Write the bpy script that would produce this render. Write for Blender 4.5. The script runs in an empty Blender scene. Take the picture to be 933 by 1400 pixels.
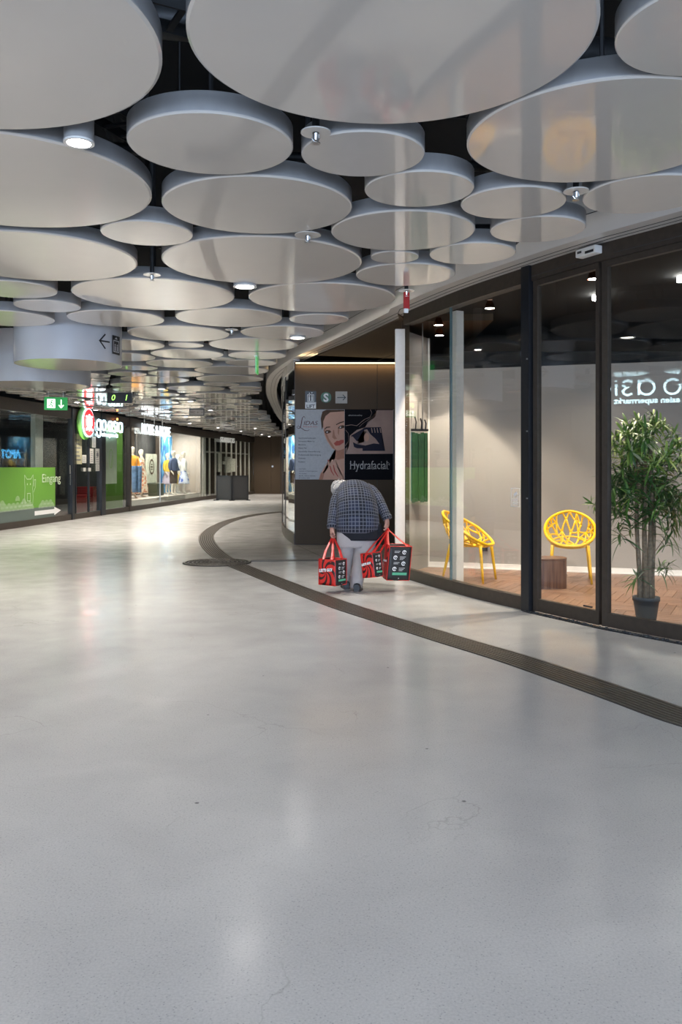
import bpy, bmesh, math, random
from mathutils import Vector, Matrix
R = random.Random(7)
PI = math.pi
C = bpy.context.scene.collection
SC = bpy.context.scene
# ------------------------------------------------------------------ camera, world, exposure, big lights
F, HZ, CH = 1166.0, 639.0, 1.40            # focal length (px of a 933 wide frame), horizon row, eye height
cam = bpy.data.cameras.new('camera'); co = bpy.data.objects.new('camera', cam); C.objects.link(co)
co.location = (0, 0, CH); co.rotation_euler = (PI/2, 0, 0)
cam.sensor_fit = 'HORIZONTAL'; cam.sensor_width = 36.0; cam.lens = 36.0*F/933
cam.shift_x = 0.0; cam.shift_y = -(700-HZ)/933.0
cam.clip_start = 0.05; cam.clip_end = 200
SC.camera = co
SC.view_settings.view_transform = 'Standard'; SC.view_settings.look = 'None'
SC.view_settings.gamma = 1; SC.view_settings.use_curve_mapping = False
SC.view_settings.exposure = 1.08
w = bpy.data.worlds.new('world'); SC.world = w; w.use_nodes = True
w.node_tree.nodes['Background'].inputs[0].default_value = (0.62, 0.76, 1.0, 1)
w.node_tree.nodes['Background'].inputs[1].default_value = 1.6
def area(name, loc, rot, sx, sy, power, col, spread=PI):
    l = bpy.data.lights.new(name, 'AREA'); l.shape = 'RECTANGLE'; l.size = sx; l.size_y = sy
    l.energy = power; l.color = col; l.spread = spread
    o = bpy.data.objects.new(name, l); C.objects.link(o); o.location = loc; o.rotation_euler = rot
    return o
# daylight that falls in through the open end of the passage, behind the camera
area('entrance_daylight', (0.5, -7.6, 2.2), (math.radians(82), 0, 0), 11, 3.4, 620, (0.58, 0.75, 1.0))
# warmer light of the side hall that joins the passage in front of the curved shop
# ------------------------------------------------------------------ measuring helpers
def fd(py): return CH*F/(py-HZ)
def P(px, d, z=0.0): return Vector(((px-466.5)*d/F, d, z))
def G(px, py): return P(px, fd(py))
def zz(py, d): return CH-(py-HZ)*d/F
# ------------------------------------------------------------------ materials
MATS = {}
def mat(name, col, rough=0.5, metal=0.0, noise=0.06, scale=30.0, bump=0.0, emit=None, es=1.0, spec=0.5, coat=0.0, nrough=0.0):
    if name in MATS: return MATS[name]
    m = bpy.data.materials.new(name); m.use_nodes = True; nt = m.node_tree; b = nt.nodes['Principled BSDF']
    b.inputs['Roughness'].default_value = rough; b.inputs['Metallic'].default_value = metal
    b.inputs['Specular IOR Level'].default_value = spec; b.inputs['Coat Weight'].default_value = coat
    c = Vector(col[:3])
    tc = nt.nodes.new('ShaderNodeTexCoord'); n = nt.nodes.new('ShaderNodeTexNoise')
    n.inputs['Scale'].default_value = scale; n.inputs['Detail'].default_value = 4
    nt.links.new(tc.outputs['Object'], n.inputs['Vector'])
    r = nt.nodes.new('ShaderNodeValToRGB')
    r.color_ramp.elements[0].position = 0.3; r.color_ramp.elements[1].position = 0.7
    r.color_ramp.elements[0].color = (*(c*(1-noise)), 1); r.color_ramp.elements[1].color = (*[min(1, x*(1+noise)) for x in c], 1)
    nt.links.new(n.outputs['Fac'], r.inputs['Fac']); nt.links.new(r.outputs['Color'], b.inputs['Base Color'])
    if nrough:
        mr = nt.nodes.new('ShaderNodeMapRange'); mr.inputs['To Min'].default_value = rough-nrough; mr.inputs['To Max'].default_value = rough+nrough
        nt.links.new(n.outputs['Fac'], mr.inputs['Value']); nt.links.new(mr.outputs['Result'], b.inputs['Roughness'])
    if bump:
        bp = nt.nodes.new('ShaderNodeBump'); bp.inputs['Strength'].default_value = bump; bp.inputs['Distance'].default_value = 0.002
        nt.links.new(n.outputs['Fac'], bp.inputs['Height']); nt.links.new(bp.outputs['Normal'], b.inputs['Normal'])
    if emit is not None:
        b.inputs['Emission Color'].default_value = (*emit, 1); b.inputs['Emission Strength'].default_value = es
    MATS[name] = m
    return m
def glass_mat(name, tint, f0=0.045, gloss=(1, 1, 1), rough=0.0, film=None):
    """thin pane: clear transmission with a mirror share that rises with the angle"""
    m = bpy.data.materials.new(name); m.use_nodes = True; nt = m.node_tree; nt.nodes.clear()
    N = nt.nodes.new; L = nt.links.new
    out = N('ShaderNodeOutputMaterial'); mx = N('ShaderNodeMixShader'); tr = N('ShaderNodeBsdfTransparent'); gl = N('ShaderNodeBsdfGlossy')
    tr.inputs[0].default_value = (*tint, 1); gl.inputs['Color'].default_value = (*gloss, 1); gl.inputs['Roughness'].default_value = rough
    lw = N('ShaderNodeLayerWeight'); lw.inputs['Blend'].default_value = 0.5
    pw = N('ShaderNodeMath'); pw.operation = 'POWER'; pw.inputs[1].default_value = 5.0
    ma = N('ShaderNodeMath'); ma.operation = 'MULTIPLY_ADD'; ma.inputs[1].default_value = 1-f0; ma.inputs[2].default_value = f0
    L(lw.outputs['Facing'], pw.inputs[0]); L(pw.outputs[0], ma.inputs[0]); L(ma.outputs[0], mx.inputs[0])
    L(tr.outputs[0], mx.inputs[1]); L(gl.outputs[0], mx.inputs[2]); L(mx.outputs[0], out.inputs[0])
    MATS[name] = m
    return m
def floor_material():
    m = mat('polished_concrete', (0.60, 0.585, 0.565), 0.2, noise=0.0)
    nt = m.node_tree; b = nt.nodes['Principled BSDF']; N = nt.nodes.new; L = nt.links.new
    tc = N('ShaderNodeTexCoord')
    def noise(s, d, dist=0.0):
        n = N('ShaderNodeTexNoise'); n.inputs['Scale'].default_value = s; n.inputs['Detail'].default_value = d; n.inputs['Distortion'].default_value = dist
        L(tc.outputs['Object'], n.inputs['Vector']); return n
    def ramp(src, p0, c0, p1, c1):
        r = N('ShaderNodeValToRGB'); e = r.color_ramp.elements; e[0].position = p0; e[1].position = p1; e[0].color = (*c0, 1); e[1].color = (*c1, 1)
        L(src, r.inputs[0]); return r.outputs[0]
    def mul(a, b2, f=1.0):
        x = N('ShaderNodeMix'); x.data_type = 'RGBA'; x.blend_type = 'MULTIPLY'; x.inputs[0].default_value = f
        L(a, x.inputs[6]); L(b2, x.inputs[7]); return x.outputs[2]
    big = ramp(noise(0.35, 6, 1.0).outputs['Fac'], 0.30, (0.50, 0.495, 0.49), 0.70, (0.64, 0.635, 0.625))
    mid = ramp(noise(2.2, 8, 0.6).outputs['Fac'], 0.25, (0.90, 0.90, 0.905), 0.65, (1, 1, 1))
    fine = ramp(noise(130, 3).outputs['Fac'], 0.30, (0.86, 0.86, 0.87), 0.62, (1.0, 1.0, 1.0))
    v = N('ShaderNodeTexVoronoi'); v.inputs['Scale'].default_value = 70; L(tc.outputs['Object'], v.inputs['Vector'])
    chips = ramp(v.outputs['Distance'], 0.10, (0.72, 0.72, 0.74), 0.22, (1, 1, 1))
    vs = N('ShaderNodeTexVoronoi'); vs.inputs['Scale'].default_value = 2.6; L(tc.outputs['Object'], vs.inputs['Vector'])
    spots = ramp(vs.outputs['Distance'], 0.018, (0.35, 0.35, 0.36), 0.03, (1, 1, 1))
    # hairline cracks
    nz = noise(1.7, 5); ad = N('ShaderNodeMix'); ad.data_type = 'RGBA'; ad.blend_type = 'ADD'; ad.inputs[0].default_value = 0.7
    L(tc.outputs['Object'], ad.inputs[6]); L(nz.outputs['Color'], ad.inputs[7])
    vc = N('ShaderNodeTexVoronoi'); vc.feature = 'DISTANCE_TO_EDGE'; vc.inputs['Scale'].default_value = 0.9; L(ad.outputs[2], vc.inputs['Vector'])
    crack = ramp(vc.outputs['Distance'], 0.0, (0.80, 0.79, 0.78), 0.004, (1, 1, 1))
    cm = ramp(noise(0.8, 2).outputs['Fac'], 0.50, (0, 0, 0), 0.60, (1, 1, 1))
    cx = N('ShaderNodeMix'); cx.data_type = 'RGBA'; L(cm, cx.inputs[0]); cx.inputs[6].default_value = (1, 1, 1, 1); L(crack, cx.inputs[7])
    c = mul(mul(mul(mul(mul(big, mid), fine), chips), spots), cx.outputs[2])
    L(c, b.inputs['Base Color'])
    mr = N('ShaderNodeMapRange'); mr.inputs['From Min'].default_value = 0.3; mr.inputs['From Max'].default_value = 0.7
    mr.inputs['To Min'].default_value = 0.17; mr.inputs['To Max'].default_value = 0.27
    L(noise(3.0, 6).outputs['Fac'], mr.inputs[0]); L(mr.outputs[0], b.inputs['Roughness'])
    b.inputs['Specular IOR Level'].default_value = 0.5
    bp = N('ShaderNodeBump'); bp.inputs['Strength'].default_value = 0.10; bp.inputs['Distance'].default_value = 0.0012
    L(noise(60, 4).outputs['Fac'], bp.inputs['Height']); L(bp.outputs[0], b.inputs['Normal'])
    return m
M_floor = floor_material()
M_disc = mat('lacquered_disc_face', (0.57, 0.54, 0.505), 0.055, noise=0.012, scale=3, spec=0.5, coat=0.0)
M_rim = mat('disc_rim_grey', (0.33, 0.33, 0.335), 0.35, noise=0.05, scale=6)
M_void = mat('void_black', (0.012, 0.012, 0.013), 0.9)
M_duct = mat('dark_galvanised', (0.06, 0.062, 0.065), 0.45, metal=0.6, noise=0.3, scale=8)
M_fascia = mat('fascia_off_white', (0.60, 0.585, 0.57), 0.14, noise=0.02, scale=4)
M_seam = mat('seam_dark', (0.06, 0.06, 0.06), 0.8)
M_bronze = mat('bronze_anodised', (0.058, 0.044, 0.034), 0.45, metal=0.3, noise=0.12, scale=20)
M_black = mat('black_coated_metal', (0.010, 0.011, 0.014), 0.4, noise=0.1)
M_steel = mat('brushed_steel', (0.45, 0.45, 0.45), 0.3, metal=1.0, noise=0.1, scale=60)
M_white = mat('white_paint', (0.78, 0.765, 0.74), 0.45, noise=0.02)
M_whiteprint = mat('white_print', (0.82, 0.82, 0.82), 0.55, noise=0.01)
M_cream = mat('cream_post', (0.76, 0.72, 0.66), 0.35, noise=0.03)
M_brown = mat('brown_panel', (0.088, 0.062, 0.040), 0.62, spec=0.25, metal=0.0, noise=0.10, scale=240, bump=0.15)
M_greywall = mat('grey_fabric_wall', (0.35, 0.325, 0.305), 0.85, noise=0.05, scale=160, bump=0.3)
M_base = mat('white_baseboard_gloss', (0.85, 0.83, 0.80), 0.3, noise=0.01)
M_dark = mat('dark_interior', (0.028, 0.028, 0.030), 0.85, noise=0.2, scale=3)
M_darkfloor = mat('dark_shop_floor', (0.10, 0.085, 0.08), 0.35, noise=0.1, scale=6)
M_glass = glass_mat('clear_pane', (0.95, 0.965, 0.955), 0.040)
M_glassL = glass_mat('shop_pane', (0.90, 0.93, 0.91), 0.045)
M_glassM = glass_mat('mirror_coated_pane', (0.55, 0.57, 0.56), 0.22)
M_glassedge = mat('glass_edge_green', (0.10, 0.16, 0.17), 0.1, noise=0.02)
M_tact = mat('tactile_metal', (0.145, 0.125, 0.105), 0.38, metal=0.5, noise=0.15, scale=40)
M_groove = mat('tactile_groove', (0.025, 0.022, 0.02), 0.7)
M_lamp = mat('lamp_glow', (1, 1, 1), 0.5, noise=0, emit=(1.0, 0.97, 0.92), es=22)
M_lampwarm = mat('led_warm', (1, 1, 1), 0.5, noise=0, emit=(1.0, 0.74, 0.40), es=2.2)
M_yellow = mat('yellow_plastic', (0.86, 0.50, 0.008), 0.32, noise=0.03)
M_rubber = mat('grey_rubber', (0.05, 0.05, 0.05), 0.7)
# ------------------------------------------------------------------ mesh helpers
def link(o, parent=None):
    C.objects.link(o)
    if parent is not None: o.parent = parent
    return o
def obj(name, bm, m, parent=None, smooth=False):
    me = bpy.data.meshes.new(name)
    if isinstance(bm, tuple):
        me.from_pydata(bm[0], [], bm[1])
    else:
        bmesh.ops.recalc_face_normals(bm, faces=bm.faces)
        bm.to_mesh(me); bm.free()
    for q in (m if isinstance(m, (list, tuple)) else [m]): me.materials.append(q)
    if smooth: me.polygons.foreach_set('use_smooth', [True]*len(me.polygons)); me.update()
    return link(bpy.data.objects.new(name, me), parent)
def tag(o, label, cat, group=None):
    o['label'] = label; o['category'] = cat
    if group: o['group'] = group
    return o
def struct(name, bm, m, parent=None, label=None, smooth=False):
    o = obj(name, bm, m, parent, smooth)
    if parent is None: o['kind'] = 'structure'
    if label: o['label'] = label
    return o
def empty(name, loc=(0, 0, 0), rz=0.0, label=None, cat=None, group=None):
    o = bpy.data.objects.new(name, None); C.objects.link(o); o.location = loc; o.rotation_euler = (0, 0, rz); o.empty_display_size = 0.1
    if label: tag(o, label, cat, group)
    return o
def cp(o, parent=None):
    c = o.copy(); C.objects.link(c)
    if parent is not None: c.parent = parent
    for ch in [x for x in KIDS.get(o.name, [])]: cp(ch, c)
    return c
KIDS = {}
def index_kids(root):
    for o in C.objects:
        if o.parent is not None: KIDS.setdefault(o.parent.name, [])
    for o in C.objects:
        if o.parent is not None and o not in KIDS[o.parent.name]: KIDS[o.parent.name].append(o)
def bx(bm, c, s, rz=0.0, bev=0.0):
    g = bmesh.ops.create_cube(bm, size=1.0); vs = g['verts']
    bmesh.ops.scale(bm, vec=s, verts=vs)
    if bev > 0:
        es = list({e for v in vs for e in v.link_edges})
        r = bmesh.ops.bevel(bm, geom=es, offset=bev, segments=2, affect='EDGES', profile=0.7)
        vs = list({v for v in r['verts']} | {v for v in vs if v.is_valid})
    if rz: bmesh.ops.rotate(bm, cent=(0, 0, 0), matrix=Matrix.Rotation(rz, 3, 'Z'), verts=vs)
    bmesh.ops.translate(bm, vec=c, verts=vs); return vs
def box(c, s, rz=0.0, bev=0.0):
    bm = bmesh.new(); bx(bm, c, s, rz, bev); return bm
def lathe(bm, prof, seg=24, c=(0, 0, 0), cap=True):
    c = Vector(c); rows = []
    for r, z in prof: rows.append([bm.verts.new(c+Vector((r*math.cos(2*PI*k/seg), r*math.sin(2*PI*k/seg), z))) for k in range(seg)])
    for a, b in zip(rows, rows[1:]):
        for k in range(seg): bm.faces.new((a[k], a[(k+1) % seg], b[(k+1) % seg], b[k]))
    if cap:
        bm.faces.new(rows[0][::-1]); bm.faces.new(rows[-1])
    return bm
def lat(prof, seg=24, c=(0, 0, 0)): return lathe(bmesh.new(), prof, seg, c)
def tube(bm, pts, r, seg=6, closed=False, flat=1.0):
    pts = [Vector(p) for p in pts]; n = len(pts); rows = []
    rr = r if isinstance(r, (list, tuple)) else [r]*n
    up0 = None
    for i in range(n):
        a = pts[(i-1) % n] if closed or i > 0 else pts[i]; b = pts[(i+1) % n] if closed or i < n-1 else pts[i]
        t = (b-a).normalized()
        if up0 is None:
            up0 = Vector((0, 0, 1)) if abs(t.z) < 0.9 else Vector((1, 0, 0))
        u = (up0-t*up0.dot(t)).normalized(); v = t.cross(u); up0 = u
        rows.append([bm.verts.new(pts[i]+(u*math.cos(2*PI*k/seg)*flat+v*math.sin(2*PI*k/seg))*rr[i]) for k in range(seg)])
    m = n if closed else n-1
    for i in range(m):
        a, b = rows[i], rows[(i+1) % n]
        for k in range(seg): bm.faces.new((a[k], a[(k+1) % seg], b[(k+1) % seg], b[k]))
    if not closed:
        bm.faces.new(rows[0][::-1]); bm.faces.new(rows[-1])
    return bm
def tb(pts, r, seg=6, closed=False, flat=1.0): return tube(bmesh.new(), pts, r, seg, closed, flat)
def catmull(p, n):
    out = []
    for i in range(len(p)-1):
        p0, p1, p2, p3 = p[max(i-1, 0)], p[i], p[i+1], p[min(i+2, len(p)-1)]
        for k in range(n):
            t = k/n
            out.append(0.5*((2*p1)+(p2-p0)*t+(2*p0-5*p1+4*p2-p3)*t*t+(3*p1-p0-3*p2+p3)*t**3))
    out.append(p[-1]); return out
def off_path(path, d):
    """plan path moved sideways (to its left for positive d)"""
    out = []
    for i, p in enumerate(path):
        a = path[max(i-1, 0)]; b = path[min(i+1, len(path)-1)]
        t = Vector((b[0]-a[0], b[1]-a[1])).normalized()
        out.append(Vector((p[0]-t.y*d, p[1]+t.x*d)))
    return out
def ribbon(bm, A, B, z0, z1):
    """solid between two plan paths of equal length, from z0 to z1 (numbers or lists)"""
    n = len(A); Z0 = z0 if isinstance(z0, list) else [z0]*n; Z1 = z1 if isinstance(z1, list) else [z1]*n
    rows = [[bm.verts.new((A[i][0], A[i][1], Z0[i])), bm.verts.new((B[i][0], B[i][1], Z0[i])), bm.verts.new((B[i][0], B[i][1], Z1[i])), bm.verts.new((A[i][0], A[i][1], Z1[i]))] for i in range(n)]
    for a, b in zip(rows, rows[1:]):
        for k in range(4): bm.faces.new((a[k], a[(k+1) % 4], b[(k+1) % 4], b[k]))
    bm.faces.new(rows[0][::-1]); bm.faces.new(rows[-1]); return bm
def band(path, d0, d1, z0, z1): return ribbon(bmesh.new(), off_path(path, d0), off_path(path, d1), z0, z1)
def polyslab(bm, pts, z0, z1):
    a = [bm.verts.new((p[0], p[1], z0)) for p in pts]; b = [bm.verts.new((p[0], p[1], z1)) for p in pts]; n = len(pts)
    bm.faces.new(a[::-1]); bm.faces.new(b)
    for i in range(n): bm.faces.new((a[i], a[(i+1) % n], b[(i+1) % n], b[i]))
    return bm
def frame(o, right, up):
    r = Vector(right).normalized(); u = Vector(up).normalized(); n = r.cross(u).normalized()
    m = Matrix((r, u, n)).transposed().to_4x4(); m.translation = Vector(o); return m
def flatpoly(name, polys, m, fr, parent, layer=0.001, th=0.0008):
    """flat print: closed 2-D outlines in the frame fr, a hair thick"""
    bm = bmesh.new(); flat_ = []
    for p in polys: flat_ += list(p) if isinstance(p, Strip) else [p]
    for p in flat_:
        a = [bm.verts.new(fr @ Vector((x, y, layer))) for x, y in p]; b = [bm.verts.new(fr @ Vector((x, y, layer+th))) for x, y in p]; n = len(p)
        try:
            bm.faces.new(a[::-1]); bm.faces.new(b)
        except ValueError: continue
        for i in range(n): bm.faces.new((a[i], a[(i+1) % n], b[(i+1) % n], b[i]))
    bmesh.ops.triangulate(bm, faces=[f for f in bm.faces if len(f.verts) > 4])
    return obj(name, bm, m, parent)
def rect(x0, y0, x1, y1): return [(x0, y0), (x1, y0), (x1, y1), (x0, y1)]
def ell(cx, cy, rx, ry, n=20, a=0.0):
    return [(cx+rx*math.cos(t)*math.cos(a)-ry*math.sin(t)*math.sin(a), cy+rx*math.cos(t)*math.sin(a)+ry*math.sin(t)*math.cos(a)) for t in (2*PI*k/n for k in range(n))]
class Strip(list): pass
def strk(pts, w):
    """a stroke of width w along 2-D points: quads, one per step"""
    L, Rr = [], []; n = len(pts); closed = n > 3 and abs(pts[0][0]-pts[-1][0])+abs(pts[0][1]-pts[-1][1]) < 1e-6
    for i, p in enumerate(pts):
        a = pts[i-1] if i > 0 else (pts[-2] if closed else pts[0]); b = pts[i+1] if i < n-1 else (pts[1] if closed else pts[-1])
        d0 = Vector((p[0]-a[0], p[1]-a[1])); d1 = Vector((b[0]-p[0], b[1]-p[1]))
        d0 = d0.normalized() if d0.length > 1e-9 else None; d1 = d1.normalized() if d1.length > 1e-9 else None
        t = ((d0 or d1)+(d1 or d0)); t = t.normalized() if t.length > 1e-6 else (d1 or d0)
        m = min(1.6, 1/max(0.3, t.dot(d1 or d0)))
        ww = (w[i] if isinstance(w, (list, tuple)) else w)/2*m
        L.append((p[0]-t.y*ww, p[1]+t.x*ww)); Rr.append((p[0]+t.y*ww, p[1]-t.x*ww))
    return Strip([[L[i], Rr[i], Rr[i+1], L[i+1]] for i in range(n-1)])
def text(name, s, size, m, fr, parent=None, ext=0.001, sx=1.0, align='LEFT', shear=0.0, bold=0.0, space=1.0):
    cu = bpy.data.curves.new(name, 'FONT'); cu.body = s; cu.size = size; cu.extrude = ext; cu.align_x = align; cu.shear = shear; cu.offset = bold; cu.space_character = space
    cu.resolution_u = 3
    t = bpy.data.objects.new(name, cu); C.objects.link(t)
    me = bpy.data.meshes.new_from_object(t, depsgraph=bpy.context.evaluated_depsgraph_get())
    C.objects.unlink(t); bpy.data.objects.remove(t)
    me.transform(fr @ Matrix.Translation((0, 0, ext+0.001)) @ Matrix.Diagonal((sx, 1, 1, 1)))
    me.materials.clear(); me.materials.append(m)
    me.name = name
    return link(bpy.data.objects.new(name, me), parent)
def loft(rings, seg=20, sub=3, caps=True, power=2.0, wrinkle=0.0, seed=1):
    """rings: (centre, half axis a, half axis b). Smooth skin through them, with UVs in metres."""
    cs = catmull([Vector(r[0]) for r in rings], sub); A = catmull([Vector(r[1]) for r in rings], sub); B = catmull([Vector(r[2]) for r in rings], sub)
    bm = bmesh.new(); uv = bm.loops.layers.uv.new('UVMap'); rows = []; ln = [0.0]; rnd = random.Random(seed)
    ph = [rnd.uniform(0, 6.28) for _ in range(4)]
    for i in range(1, len(cs)): ln.append(ln[-1]+(cs[i]-cs[i-1]).length)
    for i in range(len(cs)):
        row = []
        for k in range(seg):
            t = 2*PI*k/seg; c, s = math.cos(t), math.sin(t)
            c = math.copysign(abs(c)**(2/power), c); s = math.copysign(abs(s)**(2/power), s)
            w_ = 1+wrinkle*(math.sin(3*t+ln[i]*23+ph[0])*0.5+math.sin(5*t-ln[i]*37+ph[1])*0.35+math.sin(ln[i]*60+ph[2]+2*t)*0.4)
            row.append(bm.verts.new(cs[i]+(A[i]*c+B[i]*s)*w_))
        rows.append(row)
    per = 2*PI*max((a.length+b.length)/2 for a, b in zip(A, B))
    for i in range(len(rows)-1):
        for k in range(seg):
            f = bm.faces.new((rows[i][k], rows[i][(k+1) % seg], rows[i+1][(k+1) % seg], rows[i+1][k])); f.smooth = True
            for lp, (u, v) in zip(f.loops, ((k, ln[i]), (k+1, ln[i]), (k+1, ln[i+1]), (k, ln[i+1]))): lp[uv].uv = (u/seg*per, v)
    if caps:
        bm.faces.new(rows[0][::-1]); bm.faces.new(rows[-1])
    return bm
def merge(*bms):
    out = bmesh.new()
    for b in bms:
        me = bpy.data.meshes.new('tmp'); b.to_mesh(me); b.free(); out.from_mesh(me); bpy.data.meshes.remove(me)
    return out
def interp(path, y):
    for a, b in zip(path, path[1:]):
        if (a[1]-y)*(b[1]-y) <= 0 and a[1] != b[1]:
            t = (y-a[1])/(b[1]-a[1]); return a[0]+(b[0]-a[0])*t
    return path[0][0] if abs(y-path[0][1]) < abs(y-path[-1][1]) else path[-1][0]
def at_px(path, px):
    """first point of a plan path met on the sight line of column px"""
    k = (px-466.5)/F
    for a, b in zip(path, path[1:]):
        fa, fb = a[0]-k*a[1], b[0]-k*b[1]
        if fa*fb <= 0 and fa != fb and b[1] > 0.5:
            t = fa/(fa-fb); return Vector((a[0]+(b[0]-a[0])*t, a[1]+(b[1]-a[1])*t))
    raise ValueError(px)
def cut(path, a, b, n=6):
    """piece of a plan path between its points a and b (by y), n steps"""
    return [Vector((interp(path, a+(b-a)*i/n), a+(b-a)*i/n)) for i in range(n+1)]
# ------------------------------------------------------------------ plan of the place (all measured from the picture)
ZD = CH+1.60                      # underside of the ceiling discs
ZH = CH+1.955                     # top of the right shop front
GR = [Vector((8.6, -8.0)), Vector((8.2, -2.5)), Vector((6.6, 1.0)), Vector((4.55, 4.15)), G(933, 878).xy, G(823, 857).xy, G(720, 834).xy, G(630, 812).xy, G(555, 790).xy]
GRs = catmull(GR[3:], 5); GR = GR[:3]+GRs
GC = catmull([Vector((-0.83, 15.45)), Vector((-1.10, 17.0)), Vector((-1.29, 18.9)), Vector((-1.43, 20.9)), Vector((-1.66, 24.2)), Vector((-1.96, 29)), Vector((-2.2, 34)), Vector((-2.3, 40)), Vector((-2.3, 45.2))], 3)
LF = [Vector((-8.4, -8)), Vector((-8.3, 2)), Vector((-8.0, 11)), Vector((-7.6, 18.9)), Vector((-7.2, 23)), Vector((-6.75, 27.4)), Vector((-6.32, 32)), Vector((-5.88, 36.9)), Vector((-5.2, 41)), Vector((-4.62, 45.0))]
LF = LF[:3]+catmull(LF[3:], 3)
ZL = 2.98
# ------------------------------------------------------------------ floor, slab above the void, end wall
struct('floor', polyslab(bmesh.new(), [(-14, -9), (14, -9), (14, 47), (-14, 47)], -0.2, 0.0), M_floor)
struct('ceiling', box((0, 19, 4.45), (28, 56, 0.2)), M_void)
w_ = struct('wall_end', box((-3.4, 45.3, 1.7), (4.6, 0.3, 3.4)), M_brown)
obj('panel', box((-4.15, 45.12, 1.5), (0.9, 0.06, 3.0)), M_brown, w_)
obj('panel', box((-3.45, 45.12, 1.5), (0.46, 0.06, 3.0)), M_brown, w_)
obj('panel', box((-2.75, 45.12, 2.65), (0.92, 0.06, 0.66)), M_brown, w_)
d_ = struct('door_1', box((-2.76, 45.12, 1.15), (0.86, 0.05, 2.3)), M_brown)
obj('door_frame', merge(box((-3.2, 45.1, 1.15), (0.03, 0.08, 2.3)), box((-2.76, 45.1, 2.31), (0.9, 0.08, 0.03))), M_bronze, d_)
o = obj('round_plate', lat([(0.05, 0), (0.05, 0.02)], 16), M_steel, w_); o.rotation_euler = (PI/2, 0, 0); o.location = (-3.62, 45.09, 1.45)
# enclosing walls out of sight
struct('wall_far_closure', box((-0.5, 46.9, 2.2), (26, 0.2, 4.4)), M_dark)
struct('wall_right', box((12.5, 19, 2.2), (0.2, 56, 4.4)), M_dark)
struct('wall_left', box((-13.5, 19, 2.2), (0.2, 56, 4.4)), M_dark)
# ------------------------------------------------------------------ ducts and trays in the black void
def thing_tube(name, pts, r, m, label, cat, group=None, seg=8): return tag(obj(name, tb(pts, r, seg), m, None, True), label, cat, group)
for i, (a, b, r, lab) in enumerate([
    ((-4, 3.6, 3.55), (5, 5.0, 3.55), 0.09, 'dark round duct in the void above the nearest discs'),
    ((-1.2, 2, 3.75), (-1.9, 9, 3.75), 0.05, 'thin dark pipe running lengthways in the void at left'),
    ((0.3, 3, 3.4), (1.3, 6, 3.4), 0.07, 'dark pipe seen in the gap beside the large centre disc'),
    ((-3, 5.4, 3.5), (3, 6.2, 3.5), 0.04, 'thin dark conduit crossing the void over the second row of discs'),
    ((-5, 8.2, 3.6), (3, 8.0, 3.6), 0.10, 'wide dark duct crossing the void over the middle discs')]):
    thing_tube('ceiling_duct', [a, ((a[0]+b[0])/2, (a[1]+b[1])/2, a[2]-0.01), b], r, M_duct, lab, 'duct')
for i, (x, y, rz, lab) in enumerate([(-0.95, 3.7, 0.5, 'dark open cable tray in the gap left of the large centre disc'), (0.66, 4.75, 0.15, 'dark ribbed cable tray in the gap right of the small disc'), (-1.2, 5.2, 1.2, 'dark cable tray above the downlight gap')]):
    t = empty('cable_tray', (x, y, 3.42), rz, lab, 'cable tray')
    obj('rail', box((0, -0.11, 0), (1.3, 0.012, 0.06)), M_duct, t); obj('rail', box((0, 0.11, 0), (1.3, 0.012, 0.06)), M_duct, t)
    for k in range(8): obj('rung', box((-0.56+0.16*k, 0, -0.02), (0.03, 0.22, 0.012)), M_duct, t)
    for x_ in (-0.4, 0.4): obj('hanger_rod', tb([(x_, 0, 0), (x_, 0, 0.94)], 0.006), M_duct, t)
# ------------------------------------------------------------------ ceiling discs
SEG = 72
def disc_meshes(seg):
    f = lathe(bmesh.new(), [(0.985, 0.0), (1.0, 0.006), (1.0, 0.012)], seg)
    me = bpy.data.meshes.new('disc_face'); f.to_mesh(me); f.free(); me.materials.append(M_disc)
    r = lathe(bmesh.new(), [(1.0, 0.012), (1.0, 0.098), (0.99, 0.104)], seg, cap=False)
    top = lathe(r, [(0.99, 0.104), (0.2, 0.104)], seg, cap=False)
    mr = bpy.data.meshes.new('disc_rim'); top.to_mesh(mr); top.free(); mr.materials.append(M_rim)
    mr.polygons.foreach_set('use_smooth', [i < seg for i in range(len(mr.polygons))])
    return me, mr
DM = {72: disc_meshes(96), 40: disc_meshes(48)}
bmh = tb([(0, 0, 0.1), (0, 0, 1.5)], 0.012, 5); MH = bpy.data.meshes.new('hanger_rod'); bmh.to_mesh(MH); bmh.free(); MH.materials.append(M_duct)
DISCS = []
def disc(x, y, r, label, group, seg=40, dz=0.0):
    o = link(bpy.data.objects.new('ceiling_disc', DM[seg][0])); o.location = (x, y, ZD+dz); o.scale = (r, r, 1)
    tag(o, label, 'ceiling disc', group)
    link(bpy.data.objects.new('rim', DM[seg][1]), o)
    h = link(bpy.data.objects.new('hanger_rod', MH), o); h.scale = (1/r, 1/r, 0.9)
    DISCS.append((x, y, r)); return o
def fit(xl, xr, yb, side=None, xb=None):
    """circle in the disc plane from its outline in the picture"""
    yf = 1.60*F/(HZ-yb)
    if side is None:
        a, b = math.atan((xl-466.5)/F), math.atan((xr-466.5)/F); m, s = (a+b)/2, math.sin((b-a)/2)
        D = yf/(math.cos(m)+s); return D*math.sin(m), D*math.cos(m), D*s
    X = (xb-466.5)*yf/F; t = math.atan(((xl if side == 'L' else xr)-466.5)/F)
    # distance of (X, yf-R) from the sight line = R
    sg = 1 if side == 'L' else -1
    # sg*(X cos t - (yf-R) sin t) = R
    Rr = sg*(X*math.cos(t)-yf*math.sin(t))/(1-sg*math.sin(t)); return X, yf-Rr, Rr
near = 'measured discs of the near ceiling'
MEAS = []
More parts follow.
